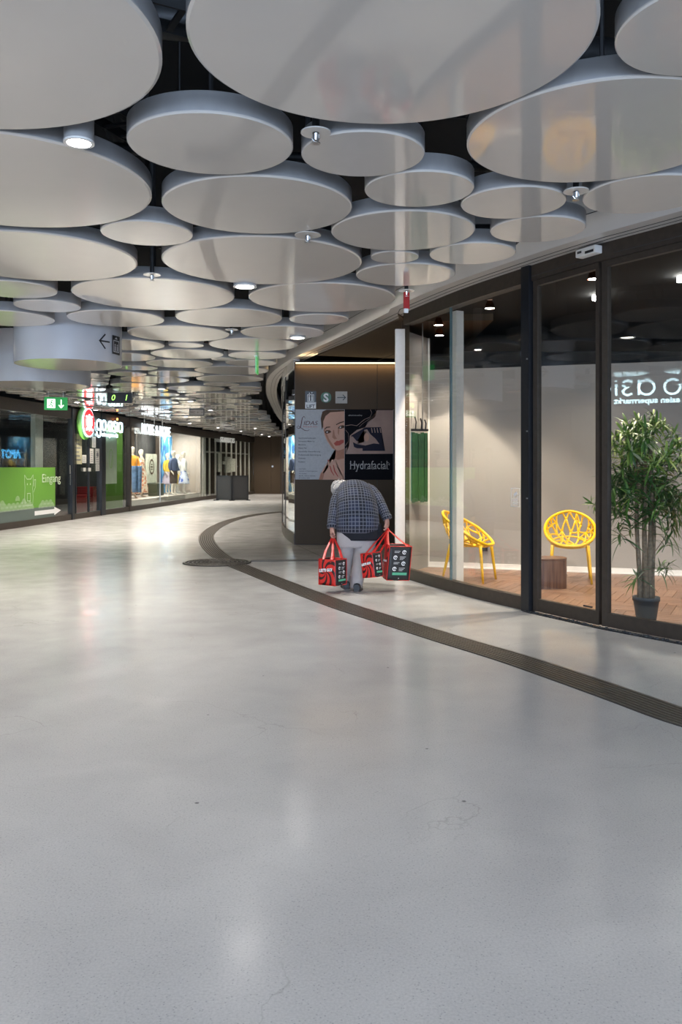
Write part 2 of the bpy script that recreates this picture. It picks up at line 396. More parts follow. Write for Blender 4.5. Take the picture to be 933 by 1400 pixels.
for args, lab in [
    ((0, 223, 179, 'R', 20), 'huge plain white disc in the top left corner of the picture'),
    ((252, 829, 173), 'largest white ceiling disc, centred at the top edge, nearest overhead'),
    ((833, 0, 109.5, 'L', 925), 'white disc cut off by the top right corner'),
    ((173, 401, 239), 'medium white disc just below the gap left of the largest disc'),
    ((0, 209, 312, 'R', 70), 'large white disc on the left whose rim catches the bright downlight'),
    ((222, 487, 321), 'white disc below the medium one, reflecting ribbed lines'),
    ((412, 582, 242), 'small white disc tucked under the front of the largest disc'),
    ((622, 0, 256, 'L', 772), 'very wide white disc spanning the upper right'),
    ((498, 649, 283), 'small glossy disc with two bright window reflections, left of the very wide disc'),
    ((630, 776, 299.5), 'small white disc directly under the very wide upper right disc'),
    ((784, 0, 292, 'L', 850), 'white disc at the right edge, close above the curved bulkhead'),
    ((448, 650.5, 343), 'glossy disc with upright light reflections, above the tiny disc'),
    ((670, 802, 331.5), 'white disc touching the curved bulkhead below the right sprinkler'),
    ((587, 706, 361.5), 'small white disc beside the bulkhead, right of the tiny disc'),
    ((507, 573, 360), 'tiny white disc wedged between three larger ones'),
    ((487, 623, 391), 'white disc beside the bulkhead with the red tag behind it'),
    ((137, 267, 337), 'small white disc in the middle left, right of the large edge disc'),
    ((0, 194.5, 386, 'R', 95), 'large white disc at the left edge, third one down'),
    ((218, 495, 389), 'large glossy disc in the middle with a curved reflection line'),
    ((93.5, 329, 426), 'large white disc left of centre showing the drum reflection at its left'),
    ((340, 541, 427), 'wide glossy disc right of the lit downlight'),
    ((-45, 79, 408), 'flat looking disc at the left edge above the hanging drum'),
    ((18, 111, 427), 'small disc over the top of the hanging drum'),
    ((-60, 75, 446.5), 'disc at the left edge just left of the hanging drum'),
    ((91, 225, 447), 'disc right above the arrow on the hanging drum'),
    ((233, 387, 447), 'glossy disc below the large centre left disc'),
    ((395.5, 477, 444), 'small disc at the bulkhead below the wide glossy disc'),
    ((174, 314, 467), 'disc right of the hanging drum with a brown reflection line'),
    ((327, 444, 464.5), 'disc left of the third downlight near the bulkhead'),
    ((230.5, 279, 475.6), 'tiny flat disc in the row behind the drum'),
    ((284.5, 410, 480), 'disc in front of the edge-on green sign, beside the bulkhead'),
    ((120, 225.5, 479), 'disc partly hidden behind the right side of the drum'),
    ((206, 307, 491), 'disc in the fourth row beyond the drum, left of centre'),
    ((312, 392, 491.5), 'disc crossed by the edge-on green sign'),
    ((120, 213, 494), 'disc directly right behind the drum, with orange reflections'),
    ((199.5, 292, 503), 'disc with pale blue reflections beyond the drum'),
    ((288, 327, 494), 'tiny disc with a sprinkler in front of it, beyond the drum'),
    ((304, 379, 500.7), 'narrow looking disc behind the edge-on green sign'),
    ((266, 367.5, 512.4), 'wide far disc with a grey rectangular reflection'),
    ((268, 360.6, 523), 'far disc next to the bend of the bulkhead'),
    ((165, 259, 524), 'far disc mirroring the fashion shop window'),
]:
    MEAS.append([*(fit(*args)), 0.3 if len(args) == 3 else 1.0, lab])
for _ in range(80):      # let neighbours that measure as touching settle clear of each other
    for i in range(len(MEAS)):
        for j in range(i):
            a, b = MEAS[i], MEAS[j]; dx, dy = a[0]-b[0], a[1]-b[1]; d = math.hypot(dx, dy); q = a[2]+b[2]+0.012-d
            if q > 0:
                wa, wb = a[3]/(a[3]+b[3]), b[3]/(a[3]+b[3])
                for o_, k in ((a, wa), (b, -wb)): o_[0] += dx/d*q*0.35*k; o_[1] += dy/d*q*0.35*k
                a[2] -= q*0.12; b[2] -= q*0.12
for x, y, r, _w, lab in MEAS: disc(x, y, r, lab, near, 72)
DRUMS = [(P(94, 10.25).x, 10.25, 0.62), (-4.62, 12.9, 0.80)]
# the bulkhead line: discs stay on the passage side of it
BH_out = off_path([p for p in GR[2:]], 0.30)+[Vector((0.675, 10.9))+Vector((-0.0, 0.0))]*0
BH_out = [p for p in BH_out if p.y < 10.6]+catmull([Vector((0.60, 10.75)), Vector((0.22, 12.0)), Vector((-0.19, 13.3)), Vector((-0.90, 15.4)), Vector((-1.50, 18.0)), Vector((-1.84, 20.9)), Vector((-2.08, 24.2)), Vector((-2.30, 29)), Vector((-2.50, 34)), Vector((-2.6, 40)), Vector((-2.6, 45.1))], 3)
def ok(x, y, r, m=0.02):
    if x+r > interp(BH_out, y)-0.05 or x+r*0.8 > interp(BH_out, y-r*0.7)-0.03 or x+r*0.8 > interp(BH_out, y+r*0.7)-0.03: return False
    if x-r < interp(LF, y)+0.06 or y+r > 45.0: return False
    if y > 12 and (x+r)/y*F+466.5 > (358 if y < 17 else 368 if y < 20 else 388 if y < 26 else 410): return False
    for a, b, c in DRUMS:
        if (x-a)**2+(y-b)**2 < (r+c+0.02)**2: return False
    for a, b, c in DISCS:
        if (x-a)**2+(y-b)**2 < (r+c+m)**2: return False
    return True
def seen(x, y, r):
    if y+r < 1.0 or y-r > 13.4: return False
    k = F/max(y, 0.6)
    return 466.5+(x+r)*k > -4 and 466.5+(x-r)*k < 937 and HZ-1.6*F/(y+r) > 0
def fill(y0, y1, x0, x1, radii, tries, label, group, limit):
    n = 0
    for rad, tr in zip(radii, tries):
        for _ in range(tr):
            if n >= limit: return
            x, y, r = R.uniform(x0, x1), R.uniform(y0, y1), rad*R.uniform(0.9, 1.1)
            if not seen(x, y, r) and ok(x, y, r): disc(x, y, r, label, group, 40); n += 1
fill(14.5, 26, -8, 1, (0.62, 0.45, 0.33, 0.22), (900, 1500, 2500, 2500), 'one of the white discs in the close rows over the shop signs, beyond the drum', 'discs of the middle distance', 95)
fill(26, 45, -8, 0, (0.66, 0.46, 0.32, 0.21), (1200, 2500, 4000, 4000), 'one of the small-looking white discs in the far end of the ceiling', 'discs of the far end', 90)
fill(6, 14.5, -8, 1, (0.62, 0.45, 0.3), (900, 900, 900), 'one of the plain white discs around the hanging drum at the left', 'discs around the drum', 30)
fill(-4, 7, -8, 8, (1.0, 0.7, 0.5, 0.35), (900, 900, 900, 600), 'one of the plain white discs beside and above the camera', 'discs beside the camera', 45)
# every disc of the middle rows gets its own place in words: row counted away from the edge-on sign, then from the bulkhead
ORD = ['first', 'second', 'third', 'fourth', 'fifth', 'sixth', 'seventh', 'eighth', 'ninth', 'tenth', 'eleventh', 'twelfth', 'thirteenth', 'fourteenth', 'fifteenth', 'sixteenth']
mid_ = sorted([o for o in C.objects if o.get('group') == 'discs of the middle distance'], key=lambda o: o.location.y)
rows_ = [mid_[i:i+6] for i in range(0, len(mid_), 6)]
for i, rw in enumerate(rows_):
    for j, o in enumerate(sorted(rw, key=lambda o: -o.location.x)):
        o['label'] = '%s white disc, %s from the bulkhead in the %s row past the edge-on sign' % ('large' if o.scale.x > 0.52 else 'medium' if o.scale.x > 0.38 else 'small', ORD[j], ORD[min(i, 15)])
# hanging drums
def arrow(w_, h, t, flip=False):
    s = -1 if flip else 1
    return [strk([(-s*w_/2, 0), (s*w_/2, 0)], t), strk([(s*(w_/2-h*0.5), h/2), (s*w_/2, 0), (s*(w_/2-h*0.5), -h/2)], t)]
M_drum = mat('drum_blue_grey', (0.50, 0.51, 0.545), 0.30, noise=0.03, scale=3)
def drum(x, y, r, label):
    e = empty('hanging_drum', (x, y, 2.63), 0, label, 'ceiling drum')
    obj('shell', lathe(bmesh.new(), [(r, 0), (r, 0.75)], 96, cap=False), M_drum, e, True)
    obj('underside', lat([(r-0.004, 0.0), (r-0.004, 0.008)], 96), M_disc, e)
    return e
e = drum(*DRUMS[0], 'low hanging round drum with an arrow and a lift pictogram on its side')
def on_drum(px, z):
    k = (px-466.5)/F; cx, cy, r = DRUMS[0]
    A, B, D_ = 1+k*k, -2*(k*cx+cy), cx*cx+cy*cy-r*r; yy = (-B-math.sqrt(B*B-4*A*D_))/(2*A); xx = k*yy
    n = Vector((xx-cx, yy-cy, 0)).normalized(); return frame(Vector((xx, yy, z))-Vector((cx, cy, 2.63)), Vector((0, 0, 1)).cross(n), (0, 0, 1)), n
fr, _ = on_drum(143, 2.865); flatpoly('arrow', arrow(0.15, 0.17, 0.018, True), M_black, fr, e, 0.003)
fr, _ = on_drum(157.5, 2.845)
flatpoly('pictogram', [rect(-0.085, -0.11, 0.085, 0.11)], M_black, fr, e, 0.012)
flatpoly('pictogram', [strk([(-0.06, -0.08), (-0.06, 0.05), (0.06, 0.05), (0.06, -0.08), (-0.06, -0.08)], 0.01), ell(-0.025, 0.0, 0.012, 0.012, 8), ell(0.025, 0.0, 0.012, 0.012, 8), rect(-0.037, -0.07, -0.013, -0.015), rect(0.013, -0.07, 0.037, -0.015), [(-0.03, 0.07), (0, 0.095), (0.03, 0.07)]], M_drum, fr, e, 0.0145)
drum(*DRUMS[1], 'second plain low drum behind and left of the one with the arrow')
# ------------------------------------------------------------------ bulkhead over the right shop front, header, recess
BHin = off_path(BH_out, -0.27)
bk = struct('trim_bulkhead', ribbon(bmesh.new(), BH_out, BHin, ZH, 3.95), M_fascia, None, 'curved off-white bulkhead over the shop front', True)
for p in bk.data.polygons: p.use_smooth = abs(p.normal.z) < 0.5
obj('seam', ribbon(bmesh.new(), off_path(BH_out, -0.12), off_path(BH_out, -0.13), ZH-0.003, ZH+0.003), M_seam, bk)
obj('seam', ribbon(bmesh.new(), off_path(BH_out, -0.20), off_path(BH_out, -0.208), ZH-0.003, ZH+0.003), M_seam, bk)
obj('seam', ribbon(bmesh.new(), off_path(BH_out, 0.003), off_path(BH_out, -0.003), ZH+0.19, ZH+0.196), M_seam, bk)
# ------------------------------------------------------------------ right shop front
PW = at_px(GR, 725)                        # black post
PE = GR[-1]                                # far end of the glass
PM = at_px(GR, 824)                        # meeting stiles of the two doors
def sub(path, a, b, n=8):
    """piece of path between two of its points (by y, falling)"""
    return [Vector((interp(path, a.y+(b.y-a.y)*i/n), a.y+(b.y-a.y)*i/n)) for i in range(n+1)]
PJ = at_px(GR, 617)
NEARP = Vector((4.55, 4.15))
hd = struct('trim_header', ribbon(bmesh.new(), off_path(GR[2:], 0.03), off_path(GR[2:], -0.10), 3.205, ZH), M_bronze, None, 'bronze header rail above the shop front')
obj('seam', band(sub(GR, PW, NEARP, 12), -0.031, -0.034, 3.245, 3.25), M_seam, hd)
rl = struct('trim_base', band(sub(GR, PW, PE, 10), 0.035, -0.05, 0.0, 0.13), M_bronze, None, 'bronze base rail of the fixed glass')
struct('window_1', band(sub(GR, Vector((PW.x, PW.y+0.05)), PJ), 0.006, -0.006, 0.13, 3.205), M_glass)
struct('window_2', band(sub(GR, PJ, PE), 0.006, -0.006, 0.13, 3.205), M_glass)
struct('trim_joint', band(sub(GR, PJ+Vector((0.008, -0.012)), PJ+Vector((-0.008, 0.013)), 1), 0.010, -0.010, 0.13, 3.205), M_glassedge, None, 'dark glass edge joint')
t = (PM-PW).normalized(); ang = math.atan2(t.y, t.x)
p_ = struct('trim_post', box((PW.x, PW.y, ZH/2), (0.115, 0.13, ZH), ang), M_black, None, 'black post beside the sliding doors')
for z in (1.1, 1.75, 2.45): obj('screw', box((PW.x-0.045, PW.y-0.075, z), (0.012, 0.012, 0.012), ang), M_steel, p_)
obj('closer_plate', box((PW.x+0.10, PW.y-0.20, 3.19), (0.16, 0.02, 0.03), ang), M_steel, p_)
def door_leaf(name, a, b, lab):
    t = (b-a); L_ = t.length; an = math.atan2(t.y, t.x); m = (a+b)/2
    n = Vector((-t.y, t.x)).normalized()
    def pb(u, z, w_, h, th): q = a+(b-a)*(u/L_); return box((q.x, q.y, z), (w_, th, h), an)
    e = struct(name, pb(L_/2, 1.665, L_-0.1, 3.07, 0.012), M_glass, None, lab)
    obj('bottom_rail', pb(L_/2, 0.075, L_, 0.12, 0.05), M_bronze, e)
    obj('top_rail', pb(L_/2, 3.175, L_, 0.055, 0.05), M_bronze, e)
    obj('stile', pb(0.03, 1.61, 0.06, 3.18, 0.052), M_bronze, e); obj('stile', pb(L_-0.02, 1.61, 0.04, 3.18, 0.052), M_bronze, e)
    obj('sticker', pb(L_-0.16, 0.155, 0.1, 0.012, 0.016), M_dark, e)
    return e
door_leaf('door_2', PW+t*0.075, PM-t*0.015, 'left leaf of the bronze sliding door')
t2 = (GR[4]-PM).normalized() if False else (G(933, 878).xy-PM).normalized()
END2 = PM+t2*1.75
door_leaf('door_3', PM+t2*0.015, END2, 'right leaf of the bronze sliding door')
struct('trim_post', box((END2.x+0.06*t2.x, END2.y+0.06*t2.y, ZH/2), (0.115, 0.13, ZH), math.atan2(t2.y, t2.x)), M_black, None, 'black post at the near end of the doors')
q = END2+t2*0.12
struct('window_3', band([q, NEARP, Vector((6.6, 1.0)), Vector((8.2, -2.5)), Vector((8.6, -8))], 0.006, -0.006, 0.13, 3.205), M_glass)
struct('trim_base', band([q, NEARP, Vector((6.6, 1.0)), Vector((8.2, -2.5)), Vector((8.6, -8))], 0.03, -0.05, 0.0, 0.13), M_bronze, None, 'bronze base rail near the camera')
# grooved floor track before the doors, with grit
trk = struct('trim_track', band([PW, PM, END2], -0.095, -0.030, 0.0, 0.004), M_black, None, 'black floor track of the sliding doors')
bm = bmesh.new()
for k in range(170):
    s = R.random()*3.0; pt = (PW+t*s) if s < (PM-PW).length else PM+t2*(s-(PM-PW).length)
    if s > 3.0: continue
    o_ = R.uniform(0.028, 0.085); pt = pt+Vector((-t.y, t.x))*-0.0+Vector((t.y, -t.x))*o_
    bx(bm, (pt.x, pt.y, 0.006), [R.uniform(0.006, 0.018)]*3, R.random()*3)
g = obj('grit', bm, M_rubber, trk); g['kind'] = 'stuff'
for d_0 in (0.045, 0.060): obj('groove_edge', band([PW, PM, END2], -d_0-0.002, -d_0+0.002, 0.004, 0.007), M_steel, trk)
# door sensor on the header
sp = at_px(GR, 814); n_ = Vector((-t2.y, t2.x)) if False else Vector((t.y, -t.x))
e = empty('door_sensor', (sp.x+n_.x*0.075, sp.y+n_.y*0.075, 3.30), ang, 'white motion sensor fixed to the header over the meeting stiles', 'sensor')
obj('housing', box((0, 0, 0), (0.24, 0.085, 0.07), 0, 0.012), M_white, e)
obj('lens_strip', box((0.05, -0.044, -0.012), (0.10, 0.004, 0.022)), M_black, e); obj('lens_strip', box((-0.07, -0.044, 0.005), (0.05, 0.004, 0.02)), M_rubber, e)
# cream posts inside the glass
pc = P(625, 9.86).xy
struct('trim_post', box((pc.x, pc.y, 1.6), (0.125, 0.10, 3.2), ang), M_cream, None, 'cream post standing inside the glass')
pc2 = P(547, 11.15).xy
struct('trim_post', box((pc2.x, pc2.y, 1.6), (0.125, 0.12, 3.2), 0.0), M_cream, None, 'cream post at the far end of the shop glass')
# dark green folded banner hanging behind the end of the glass
e = empty('hanging_banner', (P(572, 11.45).x, 11.42, 0.93), 0.25, 'dark green folded banner with a teal edge on a chain behind the glass end', 'banner')
M_gb = mat('banner_green', (0.012, 0.055, 0.02), 0.5, noise=0.3, scale=9)
gb = bmesh.new()
for k in range(5): bx(gb, (-0.075+0.045*k, 0.012*(k % 2), 0.47), (0.043, 0.05, 0.94-0.02*(k % 3)), 0, 0.008)
obj('folds', gb, M_gb, e)['kind'] = 'stuff'; obj('teal_edge', box((-0.125, 0.0, 0.48), (0.05, 0.03, 0.92), 0, 0.006), mat('banner_teal', (0.05, 0.20, 0.22), 0.5), e)
obj('hook_bar', box((0.0, 0, 0.97), (0.28, 0.03, 0.03)), M_black, e)
for x_, h_ in ((-0.11, 0.34), (-0.04, 0.18), (0.04, 0.16), (0.10, 0.14)): obj('hook', tb([(x_, 0, 0.97), (x_+0.01, 0, 0.97+h_*0.6), (x_-0.01, 0, 0.97+h_)], 0.010, 6), M_black, e)
obj('chain', tb([(0.06, 0, 0.98), (0.06, 0, 2.47)], 0.008, 6), M_steel, e)
# interior of the shop with the yellow chairs
W1, W2 = P(586, 11.92).xy, P(933, 10.9).xy
wd = (W2-W1).normalized(); wn = Vector((wd.y, -wd.x))      # towards the camera
W3 = W1+wd*5.2
wal = struct('wall_partition', ribbon(bmesh.new(), [W1, W3], [W1-wn*0.12, W3-wn*0.12], 0.0, 2.76), M_greywall)
struct('baseboard_partition', ribbon(bmesh.new(), [W1, W3], [W1+wn*0.015, W3+wn*0.015], 0.0, 0.085), M_base)
bm = ribbon(bmesh.new(), [W1, W3], [W1+wn*0.03, W3+wn*0.03], 0.0, 0.025); obj('quarter_round', bm, M_white, wal)
struct('wall_return', ribbon(bmesh.new(), [W1, pc2+Vector((0.07, 0.08))], [W1+Vector((0.03, 0.05)), pc2+Vector((0.10, 0.11))], 0.0, 3.2), M_greywall)
struct('trim_corner', box((W1.x, W1.y, 1.6), (0.03, 0.03, 3.2)), M_cream, None, 'thin cream corner profile')
fl = struct('floor_shop', polyslab(bmesh.new(), [p for p in off_path(sub(GR, Vector((6.6, 1.0)), PE, 24), -0.055)]+[W1, W3, Vector((9, 9)), Vector((9, 1.0))], 0.0, 0.004), mat('plank_gap', (0.11, 0.062, 0.040), 0.7))
# herringbone oak planks laid one by one
M_oak = []
for i, c in enumerate([(0.235, 0.125, 0.075), (0.27, 0.15, 0.092), (0.20, 0.105, 0.062), (0.25, 0.135, 0.085)]):
    m = mat('oak_plank_%s' % 'abcd'[i], c, 0.36, noise=0.0)
    nt = m.node_tree; tc = nt.nodes.new('ShaderNodeTexCoord'); mp = nt.nodes.new('ShaderNodeMapping'); mp.inputs['Scale'].default_value = (4, 70, 20)
    nz = nt.nodes.new('ShaderNodeTexNoise'); nz.inputs['Scale'].default_value = 1.0; nz.inputs['Detail'].default_value = 5
    oi = nt.nodes.new('ShaderNodeObjectInfo'); av = nt.nodes.new('ShaderNodeVectorMath'); av.operation = 'ADD'
    nt.links.new(tc.outputs['Object'], mp.inputs['Vector']); nt.links.new(mp.outputs[0], av.inputs[0]); nt.links.new(oi.outputs['Random'], av.inputs[1]); nt.links.new(av.outputs[0], nz.inputs['Vector'])
    rp = nt.nodes.new('ShaderNodeValToRGB'); rp.color_ramp.elements[0].position = 0.3; rp.color_ramp.elements[1].position = 0.72
    rp.color_ramp.elements[0].color = (*[v*0.72 for v in c], 1); rp.color_ramp.elements[1].color = (*[v*1.25 for v in c], 1)
    nt.links.new(nz.outputs['Fac'], rp.inputs[0]); nt.links.new(rp.outputs[0], nt.nodes['Principled BSDF'].inputs['Base Color']); M_oak.append(m)
Lk, Wk = 0.50, 0.10
cells = []
for i in range(-60, 61):
    for j in range(-14, 15):      # one herringbone pair per cell: a plank along a and one along b
        ox, oy = i*Wk+j*Lk, i*Wk-j*Lk
        cells.append((ox+Lk/2, oy+Wk/2, 0)); cells.append((ox+Wk/2, oy+Wk+Lk/2, PI/2))
RZ = math.radians(18); cr, sr = math.cos(PI/4+RZ), math.sin(PI/4+RZ)
cells = [((x*cr-y*sr)+2.8, (x*sr+y*cr)+9.2, a+PI/4+RZ) for x, y, a in cells]
def lay(x, y, a):
    if not (5.9 < y < 12.1 and 0.6 < x < 5.6) or x/y*F+466.5 > 1020: return None
    gy = min(y, PE.y-0.1); gx = interp(GR, gy); t_ = Vector((interp(GR, min(gy+0.2, PE.y))-interp(GR, gy-0.2), min(gy+0.2, PE.y)-gy+0.2)).normalized(); n_g = Vector((t_.y, -t_.x))
    bm = box((0, 0, 0.008), (Lk-0.004, Wk-0.004, 0.008)); M_ = Matrix.Translation((x, y, 0)) @ Matrix.Rotation(a, 4, 'Z')
    for pt, nr in ((Vector((gx, gy))+n_g*0.055, n_g), (W1+wn*0.032, wn), (pc2+Vector((0.12, 0)), Vector((1, 0)))):
        Mi = M_.inverted(); lp = Mi @ Vector((pt.x, pt.y, 0)); ln = Mi.to_3x3() @ Vector((nr.x, nr.y, 0))
        g = bmesh.ops.bisect_plane(bm, geom=bm.verts[:]+bm.edges[:]+bm.faces[:], plane_co=lp, plane_no=ln, clear_inner=True)
        ed = [e for e in bm.edges if e.is_boundary]
        if ed: bmesh.ops.holes_fill(bm, edges=ed)
        if len(bm.verts) < 4: bm.free(); return None
    return bm
n_p = 0
for x, y, a in sorted(cells, key=lambda c: c[1]):
    if n_p >= 299: break
    bm = lay(x, y, a)
    if bm is None: continue
    o = obj('plank', bm, R.choice(M_oak), fl); o.location = (x, y, R.uniform(0, 0.0006)); o.rotation_euler = (0, 0, a); n_p += 1
# plain boards past the laid ones
struct('ceiling_shop', polyslab(bmesh.new(), [p for p in off_path(sub(GR, Vector((6.6, 1.0)), PE, 20), -0.12)]+[Vector((1.1, 15.3)), Vector((11, 15.3)), Vector((11, 1.0))], 3.42, 3.5), M_void)
struct('wall_shop_back', box((6.6, 14.9, 1.75), (11.2, 0.1, 3.5)), M_dark)
# warning sticker, socket
fs = frame(Vector(((P(706, 8.55).x), 8.55, zz(680, 8.55))), (t.x, t.y, 0), (0, 0, 1))
sc_ = at_px(GR, 706); fs = frame(Vector((sc_.x+n_.x*0.008, sc_.y+n_.y*0.008, zz(680, sc_.y))), (t.x, t.y, 0), (0, 0, 1))
e = tag(flatpoly('camera_notice', [rect(-0.068, -0.094, -0.062, 0.094), rect(0.062, -0.094, 0.068, 0.094), rect(-0.062, 0.088, 0.062, 0.094), rect(-0.062, -0.094, 0.062, -0.088)], M_whiteprint, fs, None), 'small white framed camera notice stuck on the glass beside the black post', 'sticker')
flatpoly('camera_symbol', [[(-0.03, 0.03), (0.02, 0.06), (0.035, 0.035), (-0.015, 0.01)], [(-0.015, 0.012), (-0.03, 0.0), (-0.024, -0.006), (-0.005, 0.01)], rect(0.02, 0.0, 0.045, 0.012)], M_whiteprint, fs, e)
flatpoly('print_line', [rect(-0.045, -0.02-0.017*k, 0.045-0.01*(k % 2), -0.013-0.017*k) for k in range(4)], M_whiteprint, fs, e)
k_ = W1+wd*((P(667, 11.45).x-W1.x)/wd.x)
e = empty('wall_socket', (k_.x+wn.x*0.012, k_.y+wn.y*0.012, zz(751, 11.5)), math.atan2(wd.y, wd.x), 'small black double socket low on the grey wall behind the side chair', 'socket')
obj('plate', box((0, 0, 0), (0.085, 0.016, 0.085), 0, 0.004), M_black, e); obj('outlet', box((0, -0.009, 0.02), (0.03, 0.004, 0.03)), M_rubber, e); obj('outlet', box((0, -0.009, -0.02), (0.03, 0.004, 0.03)), M_rubber, e)
# ------------------------------------------------------------------ recess and block with the poster
YB = 15.45
blk = struct('wall_poster', box((0.42, YB+0.6, 1.66), (2.5, 1.2, 3.32)), M_seam)
xj = P(516, YB).x
obj('panel', box(((-0.835+xj)/2, YB-0.01, 1.655), (xj+0.835-0.008, 0.02, 3.29)), M_brown, blk)
obj('panel', box(((xj+1.65)/2, YB-0.01, 1.655), (1.65-xj-0.008, 0.02, 3.29)), M_brown, blk)
rec = struct('ceiling_recess', polyslab(bmesh.new(), [Vector((2.0, YB)), Vector((2.0, 11.2)), pc2+Vector((0.1, 0.1)), pc2+Vector((-0.05, -0.35))]+[p for p in BHin if 11.0 < p.y < YB], 3.33, 3.42), M_brown)
obj('seam', ribbon(bmesh.new(), [Vector((xj, YB)), Vector((1.3, 13.0))], [Vector((xj+0.012, YB)), Vector((1.312, 13.0))], 3.326, 3.331), M_seam, rec)
struct('wall_recess_side', ribbon(bmesh.new(), [pc2+Vector((0.03, 0.06)), Vector((1.08, YB))], [pc2+Vector((0.13, 0.06)), Vector((1.18, YB))], 0, 3.33), M_brown)
le = empty('light_strip', (0, 0, 0), 0, 'thin warm light strip along the top of the brown poster wall', 'light strip')
obj('diffuser', box((0.13, YB-0.035, 3.285), (1.90, 0.012, 0.018)), M_lampwarm, le); obj('channel', box((0.13, YB-0.03, 3.308), (1.92, 0.03, 0.022)), M_bronze, le)
a = area('light_strip_lamp', (0.13, YB-0.07, 3.275), (math.radians(-14), 0, 0), 1.9, 0.02, 3, (1.0, 0.68, 0.34))
# signs over the poster
def wf(px, py): return frame((P(px, YB-0.02).x, YB-0.02, zz(py, YB-0.02)), (1, 0, 0), (0, 0, 1))
pxm = YB/F
e = tag(obj('lift_sign', box((P(425, YB).x, YB-0.024, zz(547, YB)), (0.195, 0.008, 0.31)), M_whiteprint), 'black and white lift sign above the poster, first of the three', 'sign')
f_ = wf(425, 543.5); flatpoly('symbol_plate', [rect(-0.098, -0.085, 0.098, 0.115)], M_black, f_, e, 0.009)
flatpoly('symbol', [strk([(-0.055, -0.07), (-0.055, 0.05), (0.055, 0.05), (0.055, -0.07), (-0.055, -0.07)], 0.010), ell(-0.024, 0.028, 0.012, 0.012, 8), ell(0.024, 0.028, 0.012, 0.012, 8), rect(-0.036, -0.06, -0.012, 0.012), rect(0.012, -0.06, 0.036, 0.012), [(-0.035, 0.065), (-0.01, 0.065), (-0.022, 0.095)], [(0.035, 0.095), (0.01, 0.095), (0.022, 0.065)]], M_whiteprint, f_, e, 0.011)
text('lettering', 'LIFT', 0.085, M_black, wf(425, 557.7), e, 0.001, 1.0, 'CENTER', 0, 0.002).location.y = -0.010
e = tag(obj('train_sign', lat([(0.098, 0), (0.098, 0.008)], 32), mat('sign_green', (0.012, 0.10, 0.03), 0.4)), 'round green sign with a white letter S, middle of the three', 'sign')
e.rotation_euler = (PI/2, 0, 0); e.location = (P(446, YB).x, YB-0.02, zz(543.5, YB))
t_ = text('letter', 'S', 0.20, M_whiteprint, frame((0, 0, 0.009), (1, 0, 0), (0, 1, 0)), e, 0.001, 1.0, 'CENTER', 0, 0.007); t_.location = (0, -0.072, 0)
e = tag(obj('arrow_sign', box((P(467, YB).x, YB-0.024, zz(543.5, YB)), (0.215, 0.008, 0.215)), mat('sign_grey', (0.46, 0.44, 0.41), 0.5)), 'pale square sign with a black arrow pointing right, third of the three', 'sign')
flatpoly('arrow', arrow(0.15, 0.10, 0.014), M_black, wf(467, 543.5), e, 0.009)
# poster: pale half with a face, dark half
px0, px1, py0, py1 = 404, 538, 560, 655.5
PO = (P(px0, YB-0.03).x, YB-0.038, zz(py1, YB-0.03)); pu = pxm
fr = frame(PO, (1, 0, 0), (0, 0, 1)); Wp, Hp = (px1-px0)*pu, (py1-py0)*pu
def U(zx, zy):   # pixel of the enlarged picture to poster coordinates
    return ((380+zx*180/933-px0)*pu, (py1-(480+zy*190/985))*pu)
po = tag(obj('poster', box((PO[0]+Wp/2, YB-0.0295, PO[2]+Hp/2), (Wp, 0.016, Hp)), mat('poster_pale_grey', (0.50, 0.51, 0.53), 0.8, spec=0.15)), 'wide beauty poster with a face on its pale half and a dark half beside it', 'poster')
M_skin = mat('print_skin', (0.66, 0.40, 0.31), 0.8, spec=0.15, noise=0.05, scale=5); M_skin2 = mat('print_skin_shade', (0.47, 0.24, 0.17), 0.8, spec=0.15, noise=0.05)
M_hair = mat('print_hair', (0.11, 0.07, 0.05), 0.8, spec=0.15, noise=0.2); M_lip = mat('print_lips', (0.50, 0.12, 0.10), 0.8, spec=0.15)
M_pk = mat('poster_black', (0.008, 0.008, 0.012), 0.75, spec=0.12); M_pink = mat('poster_pink', (0.45, 0.32, 0.28), 0.8, spec=0.15, noise=0.12, scale=3)
def poly(zs): return [U(*z) for z in zs]
flatpoly('hair', [poly([(312, 560), (304, 480), (316, 430), (345, 417), (472, 417), (472, 470), (360, 470), (330, 520)])], M_hair, fr, po, 0.002)
flatpoly('neck', [poly([(410, 690), (472, 660), (472, 912), (292, 912), (300, 870), (345, 800), (400, 770), (412, 740)])], M_skin, fr, po, 0.003)
flatpoly('neck_shade', [poly([(412, 705), (470, 690), (470, 760), (430, 770), (405, 765)])], M_skin2, fr, po, 0.004)
flatpoly('shoulder_shade', [poly([(290, 912), (310, 860), (330, 868), (318, 912)])], M_skin2, fr, po, 0.004)
flatpoly('face', [poly([(322, 545), (322, 500), (338, 462), (372, 435), (472, 428), (472, 690), (445, 702), (415, 706), (385, 690), (350, 640), (332, 600)])], M_skin, fr, po, 0.005)
flatpoly('nose_shade', [poly([(392, 560), (398, 560), (404, 600), (420, 622), (400, 626), (386, 612)]), poly([(430, 530), (436, 560), (432, 600), (424, 580)])], M_skin2, fr, po, 0.007)
flatpoly('cheek_shade', [poly([(324, 560), (336, 590), (352, 630), (386, 686), (410, 702), (392, 668), (362, 622), (346, 582), (334, 556)])], M_skin2, fr, po, 0.006)
flatpoly('brow', [[U(*z) for z in [(330, 552), (345, 537), (372, 536), (372, 542), (348, 545), (332, 558)]], [U(*z) for z in [(412, 520), (440, 505), (470, 496), (470, 504), (440, 514), (414, 526)]]], M_hair, fr, po, 0.008)
